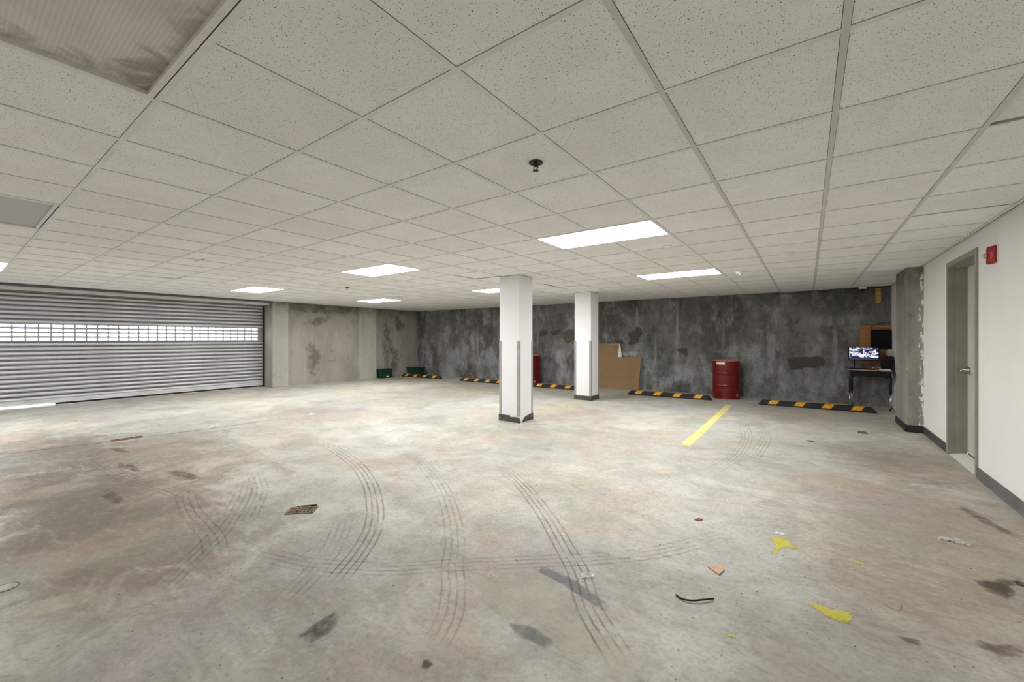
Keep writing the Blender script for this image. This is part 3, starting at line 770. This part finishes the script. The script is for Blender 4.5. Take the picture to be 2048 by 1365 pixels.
# ------------------------------------------------------------------ baseboards
b = MB().box(XR - .008, XR, YB0, FY0 - .005, .0, .105); b.prism([(XR - .008, .0), (XR - .020, .0), (XR - .008, .02)], YB0, FY0 - .005, 'Y')
tag(b.build('baseboard_right', 'vinyl_grey'), 'grey vinyl base along the white wall in front of the door', 'baseboard', kind='structure')  # lighter vinyl tone paints in the light on this near base
b = MB().box(XR - .008, XR, FY1 + .002, 8.19, 0, .105)
tag(b.build('baseboard_right', 'vinyl'), 'dark vinyl base between the grey door and the pilaster', 'baseboard', kind='structure')
b = MB().box(1.177, 1.185, 8.182, 9.06, 0, .105); b.box(1.177, XR - .008, 8.182, 8.19, 0, .105)
tag(b.build('baseboard_right', 'vinyl_black'), 'dirty black vinyl base round the grey pilaster', 'baseboard', kind='structure')

# ------------------------------------------------------------------ columns
def column(cx, cy, label, broken):
    r = tag(empty('column', (cx, cy, 0)), label, 'column', 'white columns')
    h = .2
    MB().bbox(-h, h, -h, h, 0, CEIL - .003, .006).build('shaft', 'colwhite', r)
    for sx in (-1, 1):
        for sy in (-1, 1):
            t = .004; e = h + t; L = .045
            p = [(sx * e, sy * e), (sx * (e - L), sy * e), (sx * (e - L), sy * h), (sx * h, sy * h), (sx * h, sy * (e - L)), (sx * e, sy * (e - L))]
            MB().prism(p, .10, 1.33, 'Z').build('corner_guard', 'guard', r)
    e = h + .010
    if not broken:
        for a in ((-e, e, -e, -h), (-e, e, h, e), (-e, -h, -h, h), (h, e, -h, h)):
            MB().box(*a, 0, .10).build('base_strip', 'vinyl', r)
    else:
        MB().box(-e, .02, -e, -h, 0, .105).build('base_strip', 'vinyl', r)
        m = MB().prism([(.025, 0), (e + .02, 0), (e + .022, .07), (.19, .085), (.16, .07), (.15, .09), (.03, .08)], -e - .012, -h - .002, 'Y',
                       M=Matrix.Rotation(.0, 4, 'Z')); m.build('loose_base_piece', 'vinyl', r)
        MB().prism([(-.11, 0), (h, 0), (h, .11), (.0, .085), (-.06, .06), (-.09, .03)], h, e, 'X').build('base_strip', 'vinyl', r)
        MB().box(-e, e, h, e, 0, .10).build('base_strip', 'vinyl', r); MB().box(-e, -h, -h, h, 0, .10).build('base_strip', 'vinyl', r)
    return r
column(-4.03, 5.615, 'nearer white square column with broken base strip and grey corner guards', True)
column(-4.10, 8.46, 'farther white square column with intact dark base beside the cardboard', False)

# ------------------------------------------------------------------ ceiling lights
LAB = {(-2, 3): 'large lit ceiling light nearest the viewer, right of the nearer column', (-8, 3): 'lit ceiling light left of the nearer column, second largest',
       (-15, 3): 'lit ceiling light nearest the rolling door', (-15, 8): 'small lit ceiling light at the rear left, nearest the green crates',
       (-8, 8): 'lit ceiling light half hidden behind the nearer column', (-2, 8): 'lit ceiling light in front of the back wall, right of the columns',
       (-15, -3): 'lit ceiling light cut by the left picture edge', (-8, -3): 'unlit grey ceiling light above the left end of the rolling door',
       (-2, -3): 'unlit ceiling light with brown stains, close overhead at upper left',
       (-2, -8): 'added lit ceiling light, unseen behind the viewer nearest the white wall', (-8, -8): 'added middle lit ceiling light, unseen behind the viewer', (-15, -8): 'added lit ceiling light, unseen behind the viewer nearest the rolling door side'}
def light(i, j, state):
    x0, x1, y0, y1 = gx(i) + .013, gx(i + 2) - .013, gy(j) + .013, gy(j + 1) - .013
    cx, cy = (x0 + x1) / 2, (y0 + y1) / 2; hx, hy = (x1 - x0) / 2, (y1 - y0) / 2
    if state != 1: hx -= .006; hy -= .006
    r = tag(empty('ceiling_light', (cx, cy, CEIL)), LAB.get((i, j), 'added lit ceiling light, unseen behind the viewer'), 'ceiling light', 'ceiling lights')
    fr = .008 if state == 1 else .022
    m = MB()
    z0, z1 = .001, .03
    for q in ((-hx, hx, -hy, -hy + fr), (-hx, hx, hy - fr, hy), (-hx, -hx + fr, -hy + fr, hy - fr), (hx - fr, hx, -hy + fr, hy - fr)):
        m.box(*q, z0 - (.006 if state == 2 else 0), z1)
    m.box(-hx, hx, -hy, hy, .03, .09)
    m.build('light_frame', 'troffer', r)
    zl = .004 if state == 1 else .012
    df = MB().box(-hx + fr, hx - fr, -hy + fr, hy - fr, zl, zl + .004).build('diffuser', {1: 'lamp', 0: 'lens_off', 2: 'lens_dirty'}[state], r)
    if state == 1:      # only the face that shines down gives light
        me = df.data; me.materials.append(MAT['troffer'])
        for p in me.polygons: p.material_index = 0 if p.normal.z < -.9 else 1
for (i, j), s_ in LIT.items(): light(i, j, s_)

# ------------------------------------------------------------------ things on the ceiling
def sprinkler(x, y, label):
    r = tag(empty('sprinkler_head', (x, y, CEIL)), label, 'sprinkler', 'ceiling sprinklers')
    m = MB().lathe([(.026, .002), (.040, .002), (.042, -.003), (.034, -.006), (.027, -.004)], 24, caps=False); m.build('cover_ring', 'bronze', r)
    MB().lathe([(.027, -.002), (.012, -.001), (.012, -.022), (.006, -.026)], 16).build('sprinkler_body', 'steel_dark', r)
    m = MB()
    for s in (-1, 1): m.tube([(s * .012, 0, -.02), (s * .016, 0, -.032), (0, 0, -.046)], .003, 6)
    m.build('frame_arm', 'bronze', r)
    MB().lathe([(.018, -.046), (.018, -.049), (.004, -.050)], 12).build('deflector', 'bronze', r)
sprinkler(gx(-.33), gy(.44), 'dark recessed sprinkler head in a ceiling tile, upper centre')
sprinkler(gx(-10.7), gy(4.9), 'small dark sprinkler head right behind the second largest lit light')
def cover(x, y, label, r_=.05):
    o = MB().lathe([(r_, .003), (r_, -.004), (r_ * .9, -.007), (.001, -.007)], 20, (0, 0, 0)).build('ceiling_cover_plate', 'whiteplastic')
    o.location = (x, y, CEIL); tag(o, label, 'cover plate', 'round ceiling cover plates')
cover(gx(-.29), gy(4.86), 'small round white cover plate beside the largest lit light')
cover(gx(-.23), gy(11.36), 'small round white cover plate near the back wall')
def detector(x, y, label):
    r = tag(empty('smoke_detector', (x, y, CEIL)), label, 'smoke detector', 'smoke detectors')
    MB().lathe([(.075, .003), (.075, -.012), (.070, -.016)], 28).build('detector_base', 'whiteplastic', r)
    MB().lathe([(.064, -.016), (.062, -.034), (.045, -.038), (.001, -.038)], 28).build('detector_head', 'whiteplastic', r)
    MB().lathe([(.030, -.038), (.026, -.054), (.001, -.056)], 20).build('sensor_cap', 'whiteplastic', r)
detector(gx(1.5), gy(6.85), 'white smoke detector nearer the white wall')
detector(gx(.44), gy(8.8), 'white smoke detector beside the lit light in front of the back wall')
# dome camera at the back wall
r = tag(empty('dome_camera', (.905, 10.70, CEIL)), 'white dome security camera under the ceiling at the back wall', 'security camera')
MB().lathe([(.062, .0), (.062, -.035), (.055, -.045)], 24).build('camera_housing', 'whiteplastic', r)
MB().sphere((0, 0, -.042), .048, 18, 8, .9, (-PI / 2, 0)).build('dome', 'black', r)

# ------------------------------------------------------------------ wheel stops
def wheel_stop_proto():
    r = empty('wheel_stop', (0, 0, 0)); L = 1.88; hw = .085
    m = MB(); e = .075
    # cross-section (y,z) front is -y
    sec = [(-hw, 0), (-hw, .028), (-.045, .098), (.045, .098), (hw, .028), (hw, 0)]
    secT = [(-hw * .8, 0), (-hw * .8, .012), (-.04, .02), (.04, .02), (hw * .8, .012), (hw * .8, 0)]
    st = [(-L / 2, secT), (-L / 2 + e, sec), (L / 2 - e, sec), (L / 2, secT)]
    vs = [(x, a, b) for x, q in st for a, b in q]
    n = 6; fs = [(i * n + k, i * n + (k + 1) % n, (i + 1) * n + (k + 1) % n, (i + 1) * n + k) for i in range(3) for k in range(n)]
    fs += [tuple(reversed(range(n))), tuple(3 * n + k for k in range(n))]
    m.add(vs, fs); m.build('rubber_body', 'rubber', r)
    for t in (.145, .382, .618, .855):
        x = -L / 2 + L * t; w_ = .075; t_ = .002
        a = [(-hw - t_ * .3, .031), (-.045, .098 + t_), (.045, .098 + t_)]
        sh = {0: .0, 1: .05, 2: .09}
        vs = []
        for k, (yy, zz) in enumerate(a):
            for s in (-1, 1): vs.append((x + s * w_ + sh[k] - .03, yy - (t_ if k < 1 else 0), zz))
        lo = [(p[0], p[1] + .004, p[2] - .004) for p in vs]
        q = MB().add(vs + lo, [(0, 1, 3, 2), (2, 3, 5, 4), (6, 8, 9, 7), (8, 10, 11, 9), (0, 2, 8, 6), (2, 4, 10, 8), (1, 7, 9, 3), (3, 9, 11, 5), (0, 6, 7, 1), (4, 5, 11, 10)])
        q.build('yellow_patch', 'yellow', r)
    return r
ws = wheel_stop_proto()
STOPS = [(-11.12, 9.76, .05, 'black and yellow wheel stop in the left corner before the green crate'),
         (-8.30, 9.80, .02, 'black and yellow wheel stop left of the nearer column, partly hidden by it'),
         (-5.50, 9.80, .02, 'black and yellow wheel stop seen between the two columns'),
         (-2.68, 9.86, .06, 'black and yellow wheel stop between the cardboard and the red drum'),
         (.10, 9.93, .03, 'black and yellow wheel stop in front of the school desk, largest in view')]
for k, (x, y, a, lab) in enumerate(STOPS):
    o = ws if k == 0 else copy_tree(ws)
    o.location = (x, y, 0); o.rotation_euler = (0, 0, a); tag(o, lab, 'wheel stop', 'wheel stops along the back wall')

# ------------------------------------------------------------------ drums
def drum(x, y, rz, label, sticker):
    r = tag(empty('oil_drum', (x, y, 0), rz), label, 'drum', 'red steel drums')
    R = .288
    prof = [(R - .012, .004), (R + .004, .004), (R + .004, .018), (R - .002, .022), (R - .002, .026), (R - .002, .03)]
    for zc in (.30, .585): prof += [(R - .002, zc - .030), (R - .002, zc - .026), (R - .002, zc - .022), (R + .008, zc - .006), (R + .009, zc), (R + .008, zc + .006), (R - .002, zc + .022), (R - .002, zc + .026), (R - .002, zc + .030)]
    prof += [(R - .002, .845), (R - .002, .85), (R - .002, .855), (R + .003, .860)]
    MB().lathe(prof, 48).build('drum_body', 'red', r)
    MB().lathe([(R + .003, .860), (R + .006, .866), (R + .004, .878), (R - .004, .880), (R - .010, .872), (R - .012, .852)], 48, caps=False).build('top_chime', 'redrim', r)
    MB().lathe([(R - .012, .853), (.001, .853)], 48, caps=False).build('drum_lid', 'red', r)
    for bx, br in ((.19, .032), (-.19, .02)): MB().lathe([(br, .853), (br, .864), (br * .6, .866)], 14, (bx, 0, 0)).build('bung', 'nickel', r)
    def curved(name, a0, a1, z0, z1, mat, dr=.001):
        m = MB(); n = 8; vs = []
        for k in range(n + 1):
            a = a0 + (a1 - a0) * k / n
            for rr in (R - .002 + dr, R - .002 + dr + .001):
                for z in (z0, z1): vs.append((rr * math.cos(a), rr * math.sin(a), z))
        fs = []
        for k in range(n):
            o = k * 4; fs += [(o, o + 4, o + 5, o + 1), (o + 2, o + 3, o + 7, o + 6), (o + 1, o + 5, o + 7, o + 3), (o, o + 2, o + 6, o + 4)]
        fs += [(0, 1, 3, 2), (n * 4, n * 4 + 2, n * 4 + 3, n * 4 + 1)]
        return m.add(vs, fs).build(name, mat, r)
    if sticker:
        s = curved('paper_label', -2.22, -1.52, .785, .835, 'label'); tag(s, 'white paper label')
        curved('label_mark', -1.60, -1.55, .795, .808, 'print', .0022)
    curved('yellow_tag', -.62, -.50, .06, .115, 'cream')
    return r
drum(-1.54, 10.50, 0, 'red steel drum with white label between two wheel stops', True)
drum(-6.89, 10.36, 0, 'red steel drum half hidden behind the nearer column', False)

# ------------------------------------------------------------------ cardboard against the back wall
tilt = Matrix.Translation((0, 10.70, 0)) @ Matrix.Rotation(-.055, 4, 'X')
m = MB().prism([(-5.05, .0), (-3.68, .0), (-3.61, .86), (-4.27, .865), (-4.235, 1.225), (-5.02, 1.235)], 0, .006, 'Y', M=tilt)
cb = m.build('cardboard_sheet', 'card'); tag(cb, 'L-shaped brown cardboard sheet leaning on the back wall', 'cardboard')
m = MB().prism([(-5.0, .0), (-4.12, .0), (-4.17, .95), (-4.212, 1.232), (-4.98, 1.235)], .012, .018, 'Y', M=tilt)
tag(m.build('white_board_sheet', 'whitecard'), 'white board showing as a thin strip behind the brown cardboard', 'board')

# ------------------------------------------------------------------ green crates
def crate(x0, x1, y0, y1, h, label, mark=None):
    r = tag(empty('storage_crate', ((x0 + x1) / 2, (y0 + y1) / 2, 0)), label, 'crate', 'green plastic crates')
    a, b = (x1 - x0) / 2, (y1 - y0) / 2; t = .012; ti = .02
    m = MB()
    bot = [(-a + ti, -b + ti), (a - ti, -b + ti), (a - ti, b - ti), (-a + ti, b - ti)]; top = [(-a, -b), (a, -b), (a, b), (-a, b)]
    bi = [(p[0] * .95, p[1] * .95) for p in bot]; tp = [(p[0] - math.copysign(t, p[0]), p[1] - math.copysign(t, p[1])) for p in top]
    vs = [(*p, 0) for p in bot] + [(*p, h) for p in top] + [(*p, h) for p in tp] + [(*p, .01) for p in bi]
    fs = [(3, 2, 1, 0)] + [(k, (k + 1) % 4, 4 + (k + 1) % 4, 4 + k) for k in range(4)] + [(4 + k, 4 + (k + 1) % 4, 8 + (k + 1) % 4, 8 + k) for k in range(4)] + [(8 + k, 8 + (k + 1) % 4, 12 + (k + 1) % 4, 12 + k) for k in range(4)] + [(12, 13, 14, 15)]
    m.add(vs, fs); m.build('crate_shell', 'green', r)
    m = MB()
    for q in ((-a - .012, a + .012, -b - .012, -b), (-a - .012, a + .012, b, b + .012), (-a - .012, -a, -b, b), (a, a + .012, -b, b)): m.box(*q, h - .03, h + .004)
    m.build('crate_rim', 'green', r)
    if mark:
        MB().box(a - .016, a - .010, -.02, .10, .045, .07).build('white_sticker', 'label', r)
crate(-12.24, -11.98, 8.72, 9.20, .31, 'dark green plastic crate beside the left wall pilaster', True)
crate(-12.20, -11.65, 10.00, 10.40, .30, 'dark green plastic crate in the rear left corner behind a wheel stop')

# ------------------------------------------------------------------ school desk with the camera monitor
DX, DYc, DR = 1.01, 10.57, -.17
dk = tag(empty('school_desk', (DX, DYc, 0), DR), 'black school desk with wood top in the right rear corner', 'desk')
MB().bbox(-.325, .325, -.225, .225, .748, .768, .006).build('desk_top', 'desktop', dk)
m = MB().prism([(-.31, .74), (.31, .74), (.285, .635), (-.285, .635)], -.215, .215, 'Y'); m.build('book_box', 'deskbin', dk)
for sx in (-1, 1):
    for sy in (-1, 1):
        x = sx * .295; yb_ = sy * .17
        m = MB().tube([(sx * .22, yb_, .622), (sx * .27, yb_, .622), (sx * .295, yb_, .612), (x, yb_, .585), (x + sx * .004, yb_, .30)], .016, 10)
        lg = m.build('leg', 'blackmetal', dk)
        m = MB().tube([(x + sx * .004, yb_, .31), (x + sx * .006, yb_, .012)], .0125, 10); m.build('chrome_extension', 'chrome', lg)
        MB().lathe([(.017, 0), (.019, .012), (.014, .02)], 12, (x + sx * .006, yb_, 0)).build('foot_glide', 'black', lg)
def on_desk(x, y):
    c, s = math.cos(DR), math.sin(DR); return (DX + x * c - y * s, DYc + x * s + y * c)
ZT = .768
# monitor
px, py = on_desk(-.105, .02)
mo = tag(empty('monitor', (px, py, ZT), -.05), 'small monitor showing black and white camera pictures on the desk', 'monitor')
MB().bbox(-.235, .235, -.012, .022, .165, .435, .005).build('monitor_case', 'black', mo)
sc_ = MB().box(-.222, .222, -.003, 0, -.123, .123).build('screen', 'screen', mo); sc_.location = (0, -.011, .302)
MB().tube([(-.14, .01, .17), (-.14, .02, .02)], .008, 8).build('stand_neck', 'black', mo)
MB().bbox(-.20, .02, -.06, .08, 0, .012, .004).build('stand_base', 'black', mo)
# recorder
px, py = on_desk(.235, .10)
rc = tag(empty('video_recorder', (px, py, ZT), DR), 'black recorder box standing on the desk right of the monitor', 'recorder')
MB().bbox(-.085, .085, -.10, .10, .0, .255, .008).build('recorder_case', 'black', rc)
MB().lathe([(.006, 0), (.006, .004)], 10, M=Matrix.Translation((-.062, -.10, .235)) @ Matrix.Rotation(PI / 2, 4, 'X')).build('status_light', 'whiteplastic', rc)
# keyboard, papers, mouse cable
px, py = on_desk(-.12, -.14)
kb = tag(empty('keyboard', (px, py, ZT), DR), 'black keyboard at the front edge of the desk', 'keyboard')
MB().bbox(-.19, .19, -.06, .06, 0, .018, .004).build('keyboard_base', 'black', kb)
km = MB()
for a in range(14):
    for b_ in range(4): km.box(-.18 + a * .026, -.18 + a * .026 + .021, -.052 + b_ * .027, -.052 + b_ * .027 + .022, .018, .023)
tag(km.build('key_block', 'deskbin', kb), kind='stuff')
px, py = on_desk(.22, -.16)
pp = tag(empty('paper_stack', (px, py, ZT), .1), 'small stack of white papers on the right of the desk', 'paper')
for k in range(4):
    o = MB().box(-.075, .075, -.05, .05, k * .006, k * .006 + .005).build('paper_sheet', 'paper', pp); o.rotation_euler = (0, 0, (k - 1.5) * .07)
m = MB().tube([(*on_desk(-.33, -.05), .785), (*on_desk(-.37, -.08), .80), (*on_desk(-.40, -.06), .79), (*on_desk(-.42, .02), .79), (*on_desk(-.345, .10), .776)], .005, 6)
tag(m.build('cable', 'cable'), 'black cable looping off the left end of the desk', 'cable')
m = MB().tube([(*on_desk(.02, -.06), .775), (*on_desk(.04, -.03), .80), (*on_desk(.07, 0), .815), (*on_desk(.12, -.05), .82), (*on_desk(.16, -.06), .80)], .004, 6)
tag(m.build('cable', 'whiteplastic'), 'white cable lying on the desk before the monitor', 'cable')
# plywood board, television, timber block
yb = lambda x: yback(x)
o = MB().box(.88, XR - .005, 10.955, 10.985, .85, 1.645).build('plywood_board', 'plywood'); o.location = (0, 0, 0)
tag(o, 'brown plywood board on the back wall behind the desk', 'board')
tv = tag(empty('television', (1.24, 10.93, 1.37)), 'black wall television on the plywood board above the desk', 'television')
MB().bbox(-.195, .115, -.045, -.010, -.20, .185, .006).build('television_case', 'black', tv)
MB().box(-.182, .100, -.047, -.045, -.185, .172).build('television_screen', 'black', tv)
MB().box(-.08, .08, -.010, .022, -.1, .1).build('wall_bracket', 'steel_dark', tv)
m = MB().tube(catmull([(1.05, 10.87, 1.55), (1.07, 10.90, 1.62), (1.13, 10.92, 1.67), (1.22, 10.92, 1.69), (1.35, 10.92, 1.70)], 5), .006, 6)
tag(m.build('cable', 'cable'), 'black cable arching above the wall television', 'cable')
tag(MB().bbox(1.125, 1.205, 10.90, 10.985, 2.09, 2.40, .004).build('timber_block', 'timber'), 'short timber block fixed high on the back wall', 'timber')
m = MB().sphere((1.335, 10.80, 1.08), .075, 16, 10, 1.25)
wh = m.build('cloth_bundle', 'cream'); tag(wh, 'off-white rounded bundle hanging beside the pilaster above the desk', 'bundle')
m = MB().tube(catmull([(-.6, 10.915, 2.375), (.3, 10.90, 2.385), (.9, 10.80, 2.40), (1.18, 10.82, 2.395), (1.34, 10.80, 2.41)], 5), .006, 6)
tag(m.build('cable', 'cable'), 'thin black cable along the top of the back wall', 'cable')

# ------------------------------------------------------------------ fire alarm strobe
al = tag(empty('fire_alarm', (XR, 5.375, 2.04)), 'red fire alarm strobe on the white wall beside the door', 'fire alarm')
MB().bbox(-.008, 0, -.004, .125, .0, .165, .003).build('back_plate', 'whiteplastic', al)
pl = [(-.006, .0), (-.016, .0), (-.046, .062), (-.046, .108), (-.030, .120), (-.006, .120)]
m = MB(); n_ = len(pl); vs = []
for z, k in ((.004, .9), (.014, 1.0), (.146, 1.0), (.158, .9)):
    for x, y in pl: vs.append((x * k if x < -.01 else x, .06 + (y - .06) * k, z))
m.add(vs, [(i * n_ + k, i * n_ + (k + 1) % n_, (i + 1) * n_ + (k + 1) % n_, (i + 1) * n_ + k) for i in range(3) for k in range(n_)] + [tuple(reversed(range(n_))), tuple(3 * n_ + k for k in range(n_))])
body = m.build('alarm_body', 'alarm', al)
MB().sphere((-.060, .088, .080), .021, 16, 10, 1.1).build('strobe_lens', 'clear', al)
MB().lathe([(.024, 0), (.020, .010)], 16, M=Matrix.Translation((-.046, .088, .080)) @ Matrix.Rotation(-PI / 2, 4, 'Y')).build('strobe_reflector', 'nickel', al)
cu = bpy.data.curves.new('alarm_lettering', 'FONT'); cu.body = 'FIRE'; cu.size = .034; cu.extrude = .0006; cu.align_x = 'CENTER'; cu.align_y = 'CENTER'
tmp = bpy.data.objects.new('tmp_text', cu); col.objects.link(tmp)
bpy.context.view_layer.update()
tm = bpy.data.meshes.new_from_object(tmp.evaluated_get(bpy.context.evaluated_depsgraph_get()))
bpy.data.objects.remove(tmp); tm.materials.clear(); tm.materials.append(MAT['pinkprint'])
tx = link('alarm_lettering', tm, al)
nx = Vector((-.062, -.030, 0)).normalized()          # normal of the slanted face
up = Vector((0, 0, 1)); rt = Vector((.030, -.062, 0)).normalized()
# letters read downwards: text x axis = down, text y axis = rt
Mx = Matrix((( -up.x, rt.x, nx.x, 0), (-up.y, rt.y, nx.y, 0), (-up.z, rt.z, nx.z, 0), (0, 0, 0, 1)))
Mx.translation = Vector((-.031, .031, .078)) + nx * .0015
tx.matrix_local = Mx

# ------------------------------------------------------------------ floor drains and debris
def drain(x, y, rz, L, W_, label, flap):
    r = tag(empty('floor_drain', (x, y, 0), rz), label, 'floor drain', 'rusty floor drains')
    m = MB()
    t = .02
    for q in ((-L, L, -W_, -W_ + t), (-L, L, W_ - t, W_), (-L, -L + t, -W_ + t, W_ - t), (L - t, L, -W_ + t, W_ - t)): m.box(*q, 0, .006)
    m.build('drain_rim', 'rust', r)
    MB().box(-L + t, L - t, -W_ + t, W_ - t, 0, .0015).build('pit_shade_plate', 'rustdark', r)  # dark plate on the slab painted as the shade under the grate
    m = MB()
    nb = 6
    for k in range(nb):
        a = -L + t + (2 * L - 2 * t) * (k + .5) / nb; m.box(a - .006, a + .006, -W_ + t, W_ - t, .0015, .005)
    for k in range(2):
        a = -W_ + t + (2 * W_ - 2 * t) * (k + 1) / 3; m.box(-L + t, L - t, a - .005, a + .005, .0015, .0052)
    m.build('drain_grate', 'rust', r)
    if flap:
        o = MB().prism([(-.07, 0), (.085, 0), (.09, .012), (-.06, .005)], -.008, .008, 'Y').build('bent_flange', 'rustdark', r)
        o.location = (.0, W_ + .012, .0)
drain(-3.29, 1.655, .75, .105, .065, 'rusty floor drain with a bent flange, nearer of the two drains', True)
drain(-7.60, 1.46, 1.57, .16, .06, 'long rusty floor drain nearer the rolling door', False)

r = tag(empty('cleanout_cover', (-3.60, .20, 0)), 'small round cleanout cover at the left picture edge', 'cover')
MB().lathe([(.052, 0), (.052, .0025), (.046, .0025), (.046, .001)], 28).build('cover_ring', 'vinyl_grey', r)
MB().lathe([(.046, 0), (.046, .002), (.001, .002)], 28).build('cover_disc', 'floor', r)
# tile shard
m = MB().prism([(-.048, -.012), (.016, .072), (.026, .06), (.038, .004), (.022, -.062)], 0, .008)
o = m.build('tile_shard', 'terra'); o.location = (-.44, 2.657, 0); tag(o, 'pinkish broken tile shard lying on the floor', 'debris')
m = MB().tube(catmull([(-.085, -.006, .006), (-.045, -.024, .007), (0, -.012, .010), (.04, .02, .012), (.085, .070, .008)], 6), .0045, 8)
o = m.build('rubber_strip', 'rubber'); o.location = (-.487, 2.262, 0); tag(o, 'curved black rubber strip on the floor below the tile shard', 'debris')
def crumple(name, mat, w_, d_, h_, n=7, seed=1):
    rn = random.Random(seed); vs = []; fs = []
    for i in range(n):
        for j in range(n):
            u, v = i / (n - 1) * 2 - 1, j / (n - 1) * 2 - 1
            k = max(0, 1 - (u * u + v * v) * .5)
            vs.append((u * w_ * (.8 + .2 * rn.random()), v * d_ * (.75 + .25 * rn.random()), .001 + h_ * k * rn.uniform(.25, 1)))
    for i in range(n - 1):
        for j in range(n - 1): a = i * n + j; fs.append((a, a + n, a + n + 1, a + 1))
    me = bpy.data.meshes.new(name); 
    top = len(vs); vs += [(x, y, 0) for x, y, z in vs]
    fs2 = fs + [tuple(top + q for q in reversed(f)) for f in fs]
    rim = [i * n for i in range(n)] + [(n - 1) * n + j for j in range(1, n)] + [i * n + n - 1 for i in range(n - 2, -1, -1)] + [j for j in range(n - 2, 0, -1)]
    for a, b in zip(rim, rim[1:] + rim[:1]): fs2.append((b, a, top + a, top + b))
    return MB().add(vs, fs2).build(name, mat)
o = crumple('paper_scrap', 'paper', .042, .024, .022, 7, 3); o.location = (-1.037, 2.15, 0); o.rotation_euler = (0, 0, .6); tag(o, 'crumpled white paper scrap on a tyre track', 'debris')
o = crumple('plastic_wrapper', 'film', .085, .026, .03, 9, 5); o.location = (.81, 3.94, 0); o.rotation_euler = (0, 0, -.1); tag(o, 'clear crumpled plastic wrapper on the floor at right', 'debris')
o = crumple('paper_scrap', 'paper', .030, .016, .008, 5, 8); o.location = (-.158, 3.40, 0); tag(o, 'small flat white paper scrap above the yellow paint splash', 'debris')
o = crumple('paper_scrap', 'paper', .05, .05, .02, 5, 9); o.location = (-7.35, 3.86, 0); tag(o, 'tiny white paper scrap on the floor left of the columns', 'debris')
o = crumple('dry_leaf', 'leaf', .034, .018, .014, 6, 4); o.location = (-.672, 3.30, 0); o.rotation_euler = (0, 0, .9); tag(o, 'small reddish dry leaf above the tile shard', 'debris')
o = crumple('flat_stone', 'stone', .062, .05, .03, 6, 6); o.location = (.65, 7.72, 0); tag(o, 'flat grey stone lying before the grey pilaster', 'debris')
o = crumple('flat_stone', 'stone', .05, .03, .012, 6, 2); o.location = (.03, 6.70, 0); tag(o, 'thin dark stone chip right of the yellow line', 'debris')
o = crumple('stone_chip', 'stone', .03, .025, .02, 5, 12); o.location = (.975, 3.47, 0); tag(o, 'grey chip on the dark stain at the right edge', 'debris')
# loose grit nobody could count
g = MB(); rn = random.Random(21)
spots = [(-1.3 + rn.uniform(-1.6, 1.6), 3.6 + rn.uniform(-1.2, 1.6)) for _ in range(90)] + [(rn.uniform(-6, 1.0), rn.uniform(1.0, 7.5)) for _ in range(150)] + [(rn.uniform(-.2, 1.1), rn.uniform(2.2, 5)) for _ in range(40)]
for x, y in spots:
    if y < 2.0 and x > y * .3: continue
    s_ = rn.uniform(.0014, .0036); a = rn.uniform(0, PI); M_ = Matrix.Translation((x, y, 0)) @ Matrix.Rotation(a, 4, 'Z')
    g.prism([(-s_ * 1.4, -s_ * .5), (s_, -s_ * .6), (s_ * 1.5, s_ * .3), (-s_ * .5, s_ * .7)], 0, s_ * .6, 'Z', M=M_)
tag(g.build('floor_grit', 'stone'), 'scattered dark grit on the concrete floor', 'grit', kind='stuff')
